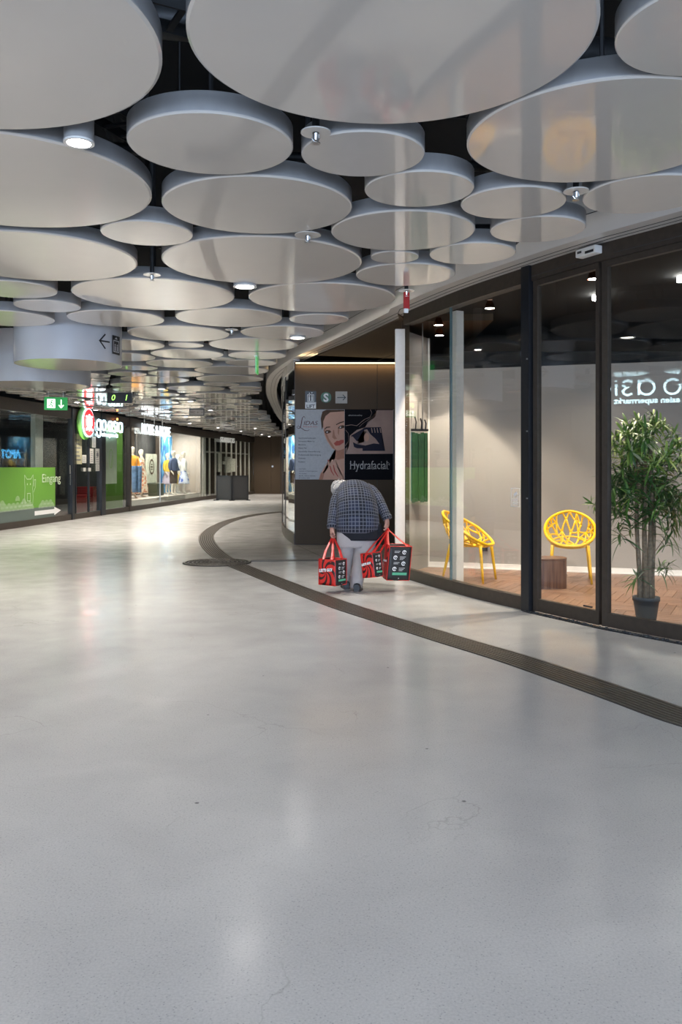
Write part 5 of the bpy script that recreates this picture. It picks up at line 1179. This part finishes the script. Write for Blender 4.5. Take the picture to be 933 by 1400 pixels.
# vertical light lines, papers and door of the far dark shop
M_lineg = mat('pale_profile', (0.50, 0.48, 0.43), 0.4)
for px in (286.5, 294.5, 302, 309.5, 316.5, 323, 329, 335, 340.5):
    (p, t) = LP(px, -0.02); struct('trim_mullion', box((p.x, p.y, 1.42), (0.05, 0.07, 2.55), math.atan2(t.y, t.x)), M_lineg, None, 'pale slender mullion of the dark far shop')
for px, y0_, y1_, w_ in ((301, 620, 645, 0.25), (312.5, 625, 646, 0.35), (319, 627, 645, 0.35), (307, 631, 635, 0.2)):
    fr_ = lfr(px, 0.05, zz(y1_, 41))[0]; tag(flatpoly('window_notice', [rect(-w_, 0, w_, (y1_-y0_)*41/F)], mat('notice_grey_green', (0.34, 0.36, 0.30), 0.6, noise=0.35, scale=12), fr_, None, 0, 0.004), {301: 'tall narrow notice, first on the dark far shop front', 312.5: 'wide notice in the middle of the dark far shop front', 319: 'pale notice right of the wide one on the far shop front', 307: 'small square notice between the two taller ones'}[px], 'notice')
struct('wall_far_frame', band(lcut(279, 345), 0.12, 0.16, 2.05, 2.12), M_lineg)
# black folding screen in front of it
e = empty('folding_screen', (0, 0, 0), 0, 'low black two-panel mesh screen standing before the far shop', 'screen')
M_mesh = mat('screen_mesh', (0.018, 0.018, 0.020), 0.6)
sA, sB, sC = P(296, 36.2), P(317.5, 35.9), P(339.5, 36.2)
for a, b in ((sA, sB), (sB, sC)):
    dd = b-a; an = math.atan2(dd.y, dd.x); m_ = (a+b)/2
    obj('mesh_panel', box((m_.x, m_.y, 0.55), (dd.length-0.06, 0.02, 0.95), an), M_mesh, e)
    fm = bmesh.new(); bx(fm, (m_.x, m_.y, 1.03), (dd.length, 0.05, 0.05), an); bx(fm, (m_.x, m_.y, 0.05), (dd.length, 0.05, 0.05), an)
    for q in (a, b): bx(fm, (q.x+(0.03 if q is a else -0.03)*dd.x/dd.length, q.y, 0.53), (0.06, 0.06, 1.05), an)
    obj('frame', fm, M_black, e)
    for q in (a, b): obj('foot', box((q.x, q.y, 0.015), (0.08, 0.35, 0.03), an), M_black, e)
# ------------------------------------------------------------------ fashion window
def LQ(px, depth): (p, t) = LP(px, -depth); return p, t
(p0, t0), (p1, _) = LQ(177.5, 0.12), LQ(277.5, 0.12)
struct('floor_window_platform', band(cut(LF, yc+0.15, yd-0.1, 5), 0.12, 2.2, 0.0, 0.32), mat('platform_pale', (0.55, 0.50, 0.46), 0.4, noise=0.04))
pth = cut(LF, yc+4.2, yc+4.3, 1)
(p, t) = LQ(221, 1.35)
bt_ = tag(obj('blue_banner', box((0, 0, 0), (0.02, 0.02, 0.02)), M_blue), 'x', 'banner'); bpy.data.objects.remove(bt_)
m = mat('banner_blue_paint', (0.1, 0.4, 0.8), 0.5, noise=0)
nt = m.node_tree; tc = nt.nodes.new('ShaderNodeTexCoord'); mp = nt.nodes.new('ShaderNodeMapping'); mp.inputs['Scale'].default_value = (2.6, 2.6, 1.1)
nz = nt.nodes.new('ShaderNodeTexNoise'); nz.inputs['Scale'].default_value = 1.6; nz.inputs['Detail'].default_value = 7; nz.inputs['Distortion'].default_value = 0.8
nt.links.new(tc.outputs['Object'], mp.inputs['Vector']); nt.links.new(mp.outputs[0], nz.inputs['Vector'])
rp = nt.nodes.new('ShaderNodeValToRGB'); el = rp.color_ramp.elements; el[0].position = 0.36; el[0].color = (0.02, 0.10, 0.32, 1); el[1].position = 0.64; el[1].color = (0.55, 0.78, 0.90, 1)
e3 = rp.color_ramp.elements.new(0.5); e3.color = (0.03, 0.32, 0.68, 1)
nt.links.new(nz.outputs['Fac'], rp.inputs[0]); nt.links.new(rp.outputs[0], nt.nodes['Principled BSDF'].inputs['Base Color'])
(pa, ta), (pb, _) = LQ(220, 1.3), LQ(235.5, 1.3); md = (pa+pb)/2
tag(obj('blue_banner', box((md.x, md.y, 1.55), ((pb-pa).length, 0.03, 2.40), math.atan2(ta.y, ta.x)), m), 'tall blue and white painted backdrop between the mannequin groups', 'backdrop')
# dark opening to the shop, poster and bin in the first half
(pa, ta), (pb, _) = LQ(184.5, 1.6), LQ(212, 1.6); md = (pa+pb)/2
struct('wall_dark_opening', box((md.x, md.y, 1.58), ((pb-pa).length, 0.05, 2.5), math.atan2(ta.y, ta.x)), M_dark)
(pa, ta), (pb, _) = LQ(199, 0.9), LQ(214.5, 0.9); md = (pa+pb)/2; an = math.atan2(ta.y, ta.x)
fw = tag(obj('floral_poster', box((md.x, md.y, 1.36), ((pb-pa).length*0.92, 0.03, 1.10), an), mat('poster_floral', (0.72, 0.74, 0.62), 0.5, noise=0.22, scale=5)), 'pale greenish poster with a dark wreath emblem behind the mannequins', 'poster')
fr_ = frame((md.x+ta.y*0.02, md.y-ta.x*0.02, 1.42), (ta.x, ta.y, 0), (0, 0, 1)); flatpoly('wreath', [ring2(0, 0, 0.26, 0.07), ell(0, 0.0, 0.16, 0.03, 10), ell(0, 0.09, 0.12, 0.02, 10), ell(0, -0.09, 0.12, 0.02, 10)], M_hair, fr_, fw, 0.002)
tag(obj('storage_bin', merge(box((md.x+0.16, md.y+0.1, 0.56), (0.85, 0.36, 0.46), an, 0.03)), mat('bin_olive', (0.05, 0.06, 0.035), 0.5)), 'dark olive bin under the floral poster', 'bin')
# mannequins
M_man = mat('mannequin_cream', (0.78, 0.72, 0.62), 0.35, noise=0.02)
def mannequin(px, depth, zb, zt, face, label, top, bottom, kind):
    (p, t) = LQ(px, depth); H_ = zt-zb; s = H_/1.80
    e = empty('mannequin', (p.x, p.y, zb), face, label, 'mannequin', 'dressed mannequins in the fashion window')
    def q(*v): return tuple(a*s for a in v)
    rings = [(q(0, 0, 0.80), q(.16, 0, 0), q(0, .11, 0)), (q(0, 0, 0.92), q(.165, 0, 0), q(0, .11, 0)), (q(0, 0, 1.08), q(.12, 0, 0), q(0, .085, 0)), (q(0, 0, 1.28), q(.155, 0, 0), q(0, .11, 0)), (q(0, 0, 1.42), q(.17, 0, 0), q(0, .08, 0)), (q(0, 0.0, 1.49), q(.07, 0, 0), q(0, .055, 0)), (q(0, 0.01, 1.56), q(.048, 0, 0), q(0, .05, 0)), (q(0, 0.02, 1.62), q(.068, 0, 0), q(0, .08, 0)), (q(0, 0.02, 1.70), q(.078, 0, 0), q(0, .095, 0)), (q(0, 0.01, 1.77), q(.06, 0, 0), q(0, .075, 0)), (q(0, 0.01, 1.80), q(.012, 0, 0), q(0, .015, 0))]
    bm = loft([tuple(Vector(v) for v in r) for r in rings], 18, 3)
    lim = []
    for sd in (-1, 1):
        lim.append(tb([Vector(q(sd*.17, 0, 1.41)), Vector(q(sd*.21, 0.02, 1.25)), Vector(q(sd*.23, 0.0, 1.10)), Vector(q(sd*.24, -0.10, 0.95)), Vector(q(sd*.22, -0.16, 0.88)), Vector(q(sd*.21, -0.19, 0.80))], [.045*s, .043*s, .035*s, .028*s, .024*s, .012*s], 10))
        lim.append(tb([Vector(q(sd*.085, 0, 0.85)), Vector(q(sd*.09, -0.01, 0.66)), Vector(q(sd*.085, -0.02, 0.48)), Vector(q(sd*.085, 0.02, 0.25)), Vector(q(sd*.09, 0.01, 0.08)), Vector(q(sd*.095, -0.06, 0.025)), Vector(q(sd*.10, -0.15, 0.012))], [.085*s, .07*s, .05*s, .045*s, .03*s, .035*s, .012*s], 10))
    obj('body', merge(bm, *lim), M_man, e, True)
    tm = loft([tuple(Vector(v) for v in r) for r in [(q(0, 0, 0.98), q(.19, 0, 0), q(0, .14, 0)), (q(0, 0, 1.1), q(.165, 0, 0), q(0, .125, 0)), (q(0, 0, 1.3), q(.18, 0, 0), q(0, .135, 0)), (q(0, 0, 1.43), q(.185, 0, 0), q(0, .10, 0)), (q(0, 0, 1.50), q(.075, 0, 0), q(0, .062, 0))]], 20, 3, False, 2.0, 0.03)
    sl = [tb([Vector(q(sd*.15, 0, 1.44)), Vector(q(sd*.21, 0.02, 1.27)), Vector(q(sd*.235, 0.0, 1.10)), Vector(q(sd*.24, -0.08, 0.98))], [.06*s, .065*s, .058*s, .052*s], 12) for sd in (-1, 1)]
    obj('top', merge(tm, *sl), top, e, True)
    if kind == 'long': rr = [(0.14, .30, .25), (0.5, .26, .22), (0.85, .20, .16), (1.04, .15, .12)]
    elif kind == 'mid': rr = [(0.42, .30, .24), (0.65, .25, .20), (0.88, .20, .15), (1.04, .15, .12)]
    else: rr = [(0.46, .17, .14), (0.70, .18, .15), (0.90, .185, .14), (1.04, .15, .12)]
    obj('skirt', loft([(Vector((0, 0, z*s)), Vector((a*s, 0, 0)), Vector((0, b*s, 0))) for z, a, b in rr], 22, 3, True, 2.0, 0.06), bottom, e, True)
    obj('base_plate', lat([(0.17, 0), (0.17, 0.008)], 20), M_steel, e)
    return e
def patt(name, a, b, sc): 
    m_ = mat(name, a, 0.7, noise=0); nt_ = m_.node_tree; tc_ = nt_.nodes.new('ShaderNodeTexCoord'); v_ = nt_.nodes.new('ShaderNodeTexVoronoi'); v_.inputs['Scale'].default_value = sc
    r_ = nt_.nodes.new('ShaderNodeValToRGB'); r_.color_ramp.interpolation = 'CONSTANT'; r_.color_ramp.elements[0].color = (*a, 1); r_.color_ramp.elements[1].color = (*b, 1); r_.color_ramp.elements[1].position = 0.5
    nt_.links.new(tc_.outputs['Object'], v_.inputs['Vector']); nt_.links.new(v_.outputs['Distance'], r_.inputs[0]); nt_.links.new(r_.outputs[0], nt_.nodes['Principled BSDF'].inputs['Base Color']); return m_
M_dress = patt('dress_coral', (0.55, 0.20, 0.12), (0.70, 0.62, 0.50), 14); M_orange = mat('blouse_orange', (0.85, 0.36, 0.04), 0.7)
M_denim = mat('denim', (0.12, 0.22, 0.40), 0.8, noise=0.3, scale=12); M_navy = mat('jacket_blue_grey', (0.07, 0.10, 0.20), 0.7, noise=0.3); M_skirtd = mat('skirt_dark_stripe', (0.05, 0.03, 0.02), 0.7, noise=0.6, scale=20)
M_wht = mat('blouse_white', (0.80, 0.80, 0.80), 0.7); M_bluesk = patt('skirt_blue_white', (0.08, 0.16, 0.55), (0.65, 0.70, 0.85), 5); M_yel = mat('top_yellow', (0.65, 0.45, 0.06), 0.7)
mannequin(181.5, 0.75, 0.33, 2.12, math.radians(40), 'mannequin in an orange blouse and coral patterned long skirt beside the bronze post', M_orange, M_dress, 'long')
mannequin(193.5, 0.85, 0.33, 2.06, math.radians(95), 'mannequin in a coral patterned dress, second from the bronze post', M_dress, M_dress, 'long')
(p, t) = LQ(187, 0.36); 
dt_ = tag(obj('denim_trousers', merge(*[loft([(Vector((p.x+sd*.07, p.y+sd*0.05, z)), Vector((a, 0, 0)), Vector((0, a*0.8, 0))) for z, a in ((0.55, .08), (0.95, .09), (1.3, .10), (1.45, .10))], 14, 2, True, 2, 0.05) for sd in (-1, 1)]), M_denim, None, True), 'pale blue denim trousers hanging between the two coral dressed mannequins', 'trousers')
obj('hanger', tb([(p.x, p.y, 1.44), (p.x, p.y, 2.95)], 0.006), M_steel, dt_)
mannequin(229.5, 0.95, 0.33, 1.98, math.radians(60), 'mannequin in yellow and lilac standing behind the dark skirted one', M_yel, mat('skirt_lilac', (0.45, 0.40, 0.5), 0.7), 'mid')
mannequin(237.5, 0.42, 0.33, 2.06, math.radians(60), 'mannequin in a blue-grey jacket and dark narrow skirt before the blue backdrop', M_navy, M_skirtd, 'narrow')
mannequin(243.5, 0.92, 0.33, 1.94, math.radians(75), 'half hidden mannequin in white with a yellow skirt', M_wht, M_yel, 'mid')
mannequin(251.5, 0.4, 0.33, 2.04, math.radians(110), 'mannequin in a white blouse and swinging blue skirt, farthest in the window', M_wht, M_bluesk, 'mid')
# ------------------------------------------------------------------ hanging signs, lamps and sprinklers
def rods(e, xs, z0, y=0.0, top=0.45):
    for x in xs: obj('hanger', tb([(x, y, z0), (x, y, 4.36-e.location.z)], 0.006), M_steel, e)
M_exit = mat('exit_green_lit', (0.01, 0.25, 0.05), 0.4, noise=0, emit=(0.01, 0.26, 0.05), es=0.35); M_exitw = mat('exit_white_lit', (0.9, 0.95, 0.9), 0.4, noise=0, emit=(0.75, 0.9, 0.75), es=0.9)
xe = P(76.5, 18.0)
e = empty('exit_sign', (xe.x, 18.0, zz(560.5, 18)), 0.30, 'green lit exit sign with a running figure and a down arrow, hung at the left', 'exit sign')
obj('housing', box((0, 0.03, 0.135), (0.47, 0.05, 0.27), 0, 0.008), M_exit, e)
f2 = frame((-0.235, 0.003, 0.0), (1, 0, 0), (0, 0, 1))
flatpoly('figure_field', [rect(0.06, 0.04, 0.22, 0.23)], M_exitw, f2, e, 0.001)
flatpoly('running_figure', [ell(0.155, 0.20, 0.016, 0.016, 10), strk([(0.15, 0.18), (0.135, 0.125), (0.165, 0.09), (0.15, 0.05)], 0.018), strk([(0.135, 0.125), (0.11, 0.09), (0.08, 0.085)], 0.016), strk([(0.11, 0.16), (0.145, 0.17), (0.175, 0.135), (0.20, 0.14)], 0.013)], M_exit, f2, e, 0.0025)
flatpoly('down_arrow', [strk([(0.34, 0.22), (0.34, 0.05)], 0.02), strk([(0.29, 0.105), (0.34, 0.05), (0.39, 0.105)], 0.02)], M_exitw, f2, e, 0.001)
rods(e, (-0.15, 0.15), 0.265, 0.03)
xc = P(163.5, 16.0)
e = empty('digital_clock', (xc.x, 16.0, zz(551, 16)), 0.05, 'black hanging display showing green digits', 'display')
obj('case', box((0, 0.03, 0.1), (0.46, 0.07, 0.20), 0, 0.006), M_black, e)
M_dig = mat('digits_green', (0.2, 0.6, 0.1), 0.5, noise=0, emit=(0.35, 0.9, 0.12), es=1.3)
for s_, x in (('0', -0.12), ('1', 0.12)): text('digit', s_, 0.15, M_dig, frame((x, -0.007, 0.05), (1, 0, 0), (0, 0, 1)), e, 0.001, 1.0, 'CENTER', 0.2)
rods(e, (0,), 0.2, 0.03)
xs = P(269, 22.0)
e = empty('hanging_sign', (xs.x, 22.0, zz(568.5, 22)), 0.0, 'small pale framed direction sign hung from the ceiling in mid passage', 'sign')
obj('frame', box((0, 0.02, 0.09), (0.39, 0.03, 0.18)), M_black, e); obj('plate', box((0, 0.003, 0.09), (0.35, 0.008, 0.14)), mat('sign_plate', (0.36, 0.33, 0.30), 0.5), e)
text('lettering', 'WC  ← →', 0.075, M_black, frame((0, -0.002, 0.065), (1, 0, 0), (0, 0, 1)), e, 0.0008, 1.0, 'CENTER')
rods(e, (-0.17, 0.17), 0.18, 0.02, 0.3)
xg = P(351.5, 12.4)
e = empty('edge_lit_sign', (xg.x, 12.4, zz(511, 12.4)), 0.0, 'thin glass exit sign seen edge-on with a green gleam, hung near the bulkhead', 'exit sign')
obj('glass_plate', box((0, 0, 0.12), (0.018, 0.30, 0.24)), mat('plate_green_edge', (0.10, 0.22, 0.12), 0.15, noise=0.4, scale=30, emit=(0.03, 0.30, 0.06), es=0.5), e); obj('holder', box((0, 0, 0.255), (0.05, 0.34, 0.04)), M_steel, e); rods(e, (0,), 0.27, 0.0, 0.3)
# downlights
def downlight(px, py, label, r=0.075, power=26, z=None, col=(1.0, 0.96, 0.90), grp=None):
    z = ZD-0.02 if z is None else z; d = (z-CH)*F/(HZ-py); p = P(px, d)
    return dl_at(p.x, d, z, label, r, power, col, grp)
def dl_at(x, y, z, label, r=0.075, power=26, col=(1.0, 0.96, 0.90), grp=None):
    e = empty('downlight', (x, y, z), 0, label, 'downlight', grp)
    obj('can', lathe(bmesh.new(), [(r, 0.0), (r, 0.55), (r*0.5, 0.56)], 28, cap=False), M_rim, e, True); obj('hanger_rod', tb([(0, 0, 0.5), (0, 0, 4.36-z)], 0.012, 5), M_duct, e)
    obj('ring', lathe(bmesh.new(), [(r*0.80, 0.006), (r*0.80, -0.004), (r*1.02, -0.004), (r*1.02, 0.006)], 28, cap=False), M_white, e)
    obj('lens', lat([(r*0.80, 0.004), (r*0.80, 0.008)], 24), M_lamp, e)
    l = bpy.data.lights.new('downlight_lamp', 'SPOT'); l.energy = power; l.color = col; l.spot_size = math.radians(125); l.spot_blend = 0.9; l.shadow_soft_size = r*0.75
    o = bpy.data.objects.new('downlight_lamp', l); C.objects.link(o); o.location = (x, y, z-0.02)
    return e
PW_ = 48
downlight(108, 195, 'bright can downlight in the gap at the upper left', 0.072, PW_*0.7)
downlight(335, 392, 'bright downlight hanging in the gap right of the centre left disc', 0.10, PW_*1.8)
downlight(407, 462, 'round downlight close to the bulkhead', 0.10, PW_*1.8)
def free_spot(x, y, r=0.085):
    best = None
    for k in range(400):
        a, q = R.uniform(0, 2*PI), R.uniform(0, 0.9); xx, yy = x+q*math.cos(a), y+q*math.sin(a)
        if xx > interp(BH_out, yy)-0.15 or xx < interp(LF, yy)+0.2: continue
        if any((xx-a_)**2+(yy-b_)**2 < (c_+r)**2 for a_, b_, c_ in DISCS+DRUMS): continue
        s_ = math.hypot(xx-x, yy-y)
        if best is None or s_ < best[0]: best = (s_, xx, yy)
    return best
LAMPS = []
for y in (0.3, 3.0, 5.6, 8.4, 11.2, 14.2, 17.2, 20.4, 23.6, 27, 30.5, 34, 37.5, 41, 43.8):
    for x in (-6.4, -4.9, -3.6, -2.4, -0.3, 1.6, 3.6):
        if x > interp(BH_out, y)-0.4 or x < interp(LF, y)+0.4: continue
        if (y > 15) and R.random() < 0.15: continue
        b = free_spot(x, y)
        if b is None: continue
        if any((b[1]-u)**2+(b[2]-v)**2 < 0.7 for u, v in LAMPS): continue
        k = (b[1]/b[2])*F+466.5 if b[2] > 0 else -1; row = HZ-1.58*F/b[2] if b[2] > 0 else -1
        if 1.5 < b[2] < 15.8 and 0 < k < 933 and row > 0: continue       # the near ceiling shows only its own three lamps
        if b[1] > interp(BH_out, b[2])-0.8: continue
        LAMPS.append((b[1], b[2]))
        far = b[2] > 26
        dl_at(b[1], b[2], ZD-0.02, 'round downlight between the discs of the far passage' if far else ('round downlight between the discs around and beyond the drum' if b[2] > 10 else 'round downlight among the discs beside the camera'), 0.075, PW_*(0.5 if b[2] < 7 else 2.2 if b[2] < 15 else 2.8), (1.0, 0.90, 0.78), 'far downlights' if far else ('middle downlights' if b[2] > 10 else 'near downlights'))
# small ceiling plates with sprinklers
def sprinkler(px, py, r, label, tagred=False):
    z = ZD-0.005; d = 1.595*F/(HZ-py); p = P(px, d)
    e = empty('sprinkler', (p.x, d, z), 0, label, 'sprinkler')
    obj('plate', lat([(r, 0), (r, 0.006)], 28), M_disc, e); obj('pipe', tb([(0, 0, 0.0), (0, 0, 4.36-z)], 0.018, 8), M_duct, e)
    obj('head', merge(lat([(0.012, -0.035), (0.016, -0.004)], 10), lat([(0.022, -0.05), (0.022, -0.047)], 10), tb([(-0.014, 0, -0.004), (-0.018, 0, -0.026), (0, 0, -0.047)], 0.003, 5), tb([(0.014, 0, -0.004), (0.018, 0, -0.026), (0, 0, -0.047)], 0.003, 5)), M_steel, e)
    return e
sprinkler(432, 182, 0.072, 'sprinkler on a small round plate below the largest disc'); sprinkler(788, 262, 0.072, 'sprinkler on a small plate at the right, beside the edge disc')
sprinkler(208, 376, 0.072, 'sprinkler on a small plate in the dark gap left of centre')
sprinkler(317, 451, 0.075, 'sprinkler in the small gap left of the third downlight'); sprinkler(421, 322, 0.09, 'faint small plate between two large centre discs')
e = sprinkler(556, 398, 0.07, 'small ceiling plate beside the bulkhead holding a red tag')
sp = e.location; e = empty('red_tag', (sp.x, sp.y, sp.z), 0.3, 'red ribbon tag with a white end hanging beside the bulkhead', 'tag')
obj('ribbon', box((0.0, 0, -0.085), (0.055, 0.02, 0.15), 0, 0.004), mat('tag_red', (0.40, 0.012, 0.012), 0.5), e); obj('end_cap', box((-0.004, 0, -0.178), (0.04, 0.025, 0.04), 0, 0.008), M_whiteprint, e); obj('loop', tb([(0, 0, -0.015), (0.0, 0, 0.012)], 0.006), M_seam, e)
sprinkler(100, 0, 0.06, 'small white plate at the very top beside the corner disc') if False else None
# lamps inside the shops
def pend(px, py, d, label):
    z = zz(py, d); p = P(px, d); e = empty('ceiling_spotlight', (p.x, d, z), 0, label, 'spotlight')
    obj('reflector', lathe(bmesh.new(), [(0.03, 0.10), (0.05, 0.05), (0.062, 0.0)], 20, cap=False), mat('copper_reflector', (0.45, 0.16, 0.06), 0.25, metal=1.0), e, True)
    obj('lens', lat([(0.055, 0.004), (0.055, 0.008)], 20), M_lamp, e); obj('stem', tb([(0, 0, 0.1), (0, 0, 3.42-z)], 0.008), M_black, e); return Vector((p.x, d, z))
s1 = pend(670, 422, 10.3, 'small copper spotlight inside the shop above the side chair')
s2 = pend(600, 445, 10.9, 'copper spotlight inside the shop near the cream post, upper of two'); s3 = pend(601, 459, 11.5, 'copper spotlight inside the shop near the cream post, lower of two')
s4 = pend(812, 382, 8.7, 'copper spotlight inside the shop above the seam of the doors')
def spot(name, loc, tgt, power, ang_, col, blend=0.4, size=0.03):
    l = bpy.data.lights.new(name, 'SPOT'); l.energy = power; l.spot_size = math.radians(ang_); l.spot_blend = blend; l.color = col; l.shadow_soft_size = size
    o = bpy.data.objects.new(name, l); C.objects.link(o); o.location = loc; o.rotation_euler = (Vector(tgt)-Vector(loc)).to_track_quat('-Z', 'Y').to_euler(); return o
WC = (1.0, 0.86, 0.70)
spot('shop_spot', s1-Vector((0, 0, 0.03)), (1.9, 10.5, 0), 110, 85, WC); spot('shop_spot', s2-Vector((0, 0, 0.03)), (1.45, 11.5, 0.6), 150, 62, WC, 0.25)
spot('shop_spot', s3-Vector((0, 0, 0.03)), (1.5, 11.0, 0), 30, 80, WC); spot('shop_spot', s4-Vector((0, 0, 0.03)), (2.8, 8.8, 0), 150, 95, WC)
for x, y, pw in ((3.6, 9.0, 110), (4.6, 7.6, 120), (3.0, 10.0, 60)):
    e = empty('ceiling_spotlight', (x, y, 3.36), 0, {3.6: 'recessed spotlight over the middle of the shop floor', 4.6: 'recessed spotlight deep right in the shop', 3.0: 'recessed spotlight over the front facing chair'}[x], 'spotlight'); obj('lens', lat([(0.05, 0), (0.05, 0.05)], 20), M_lamp, e)
    spot('shop_spot', (x, y, 3.33), (x, y, 0), pw, 110, WC, 0.7)
for i in range(5):
    yy = yc+1.0+(yd-yc-2)*i/4; xx = interp(LF, yy)-0.7
    l = area('window_lamp', (xx, yy, 2.85), (0, 0, 0), 1.2, 0.5, 55, (1.0, 0.93, 0.84))
    e = empty('window_spotlight', (xx+0.2, yy, 2.90), 0, 'small bright spotlight under the fashion window ceiling', 'spotlight', 'fashion window spotlights'); obj('lens', lat([(0.06, 0), (0.06, 0.04)], 16), M_lamp, e)
for yy, pw, cl in ((15.5, 14, (0.9, 1.0, 0.85)), (19.5, 14, (0.9, 1.0, 0.85)), (23.8, 14, (1, 0.9, 0.8))):
    area('shop_lamp', (interp(LF, yy)-1.2, yy, 2.85), (0, 0, 0), 1.0, 1.0, pw, cl)
area('shop_lamp', (interp(LF, 26.3)-0.7, 26.3, 2.85), (0, 0, 0), 0.5, 1.2, 22, (0.95, 1.0, 0.85))
area('shop_lamp', (interp(LF, 41)-1.0, 41, 2.85), (0, 0, 0), 0.8, 3, 30, (1, 0.9, 0.8))
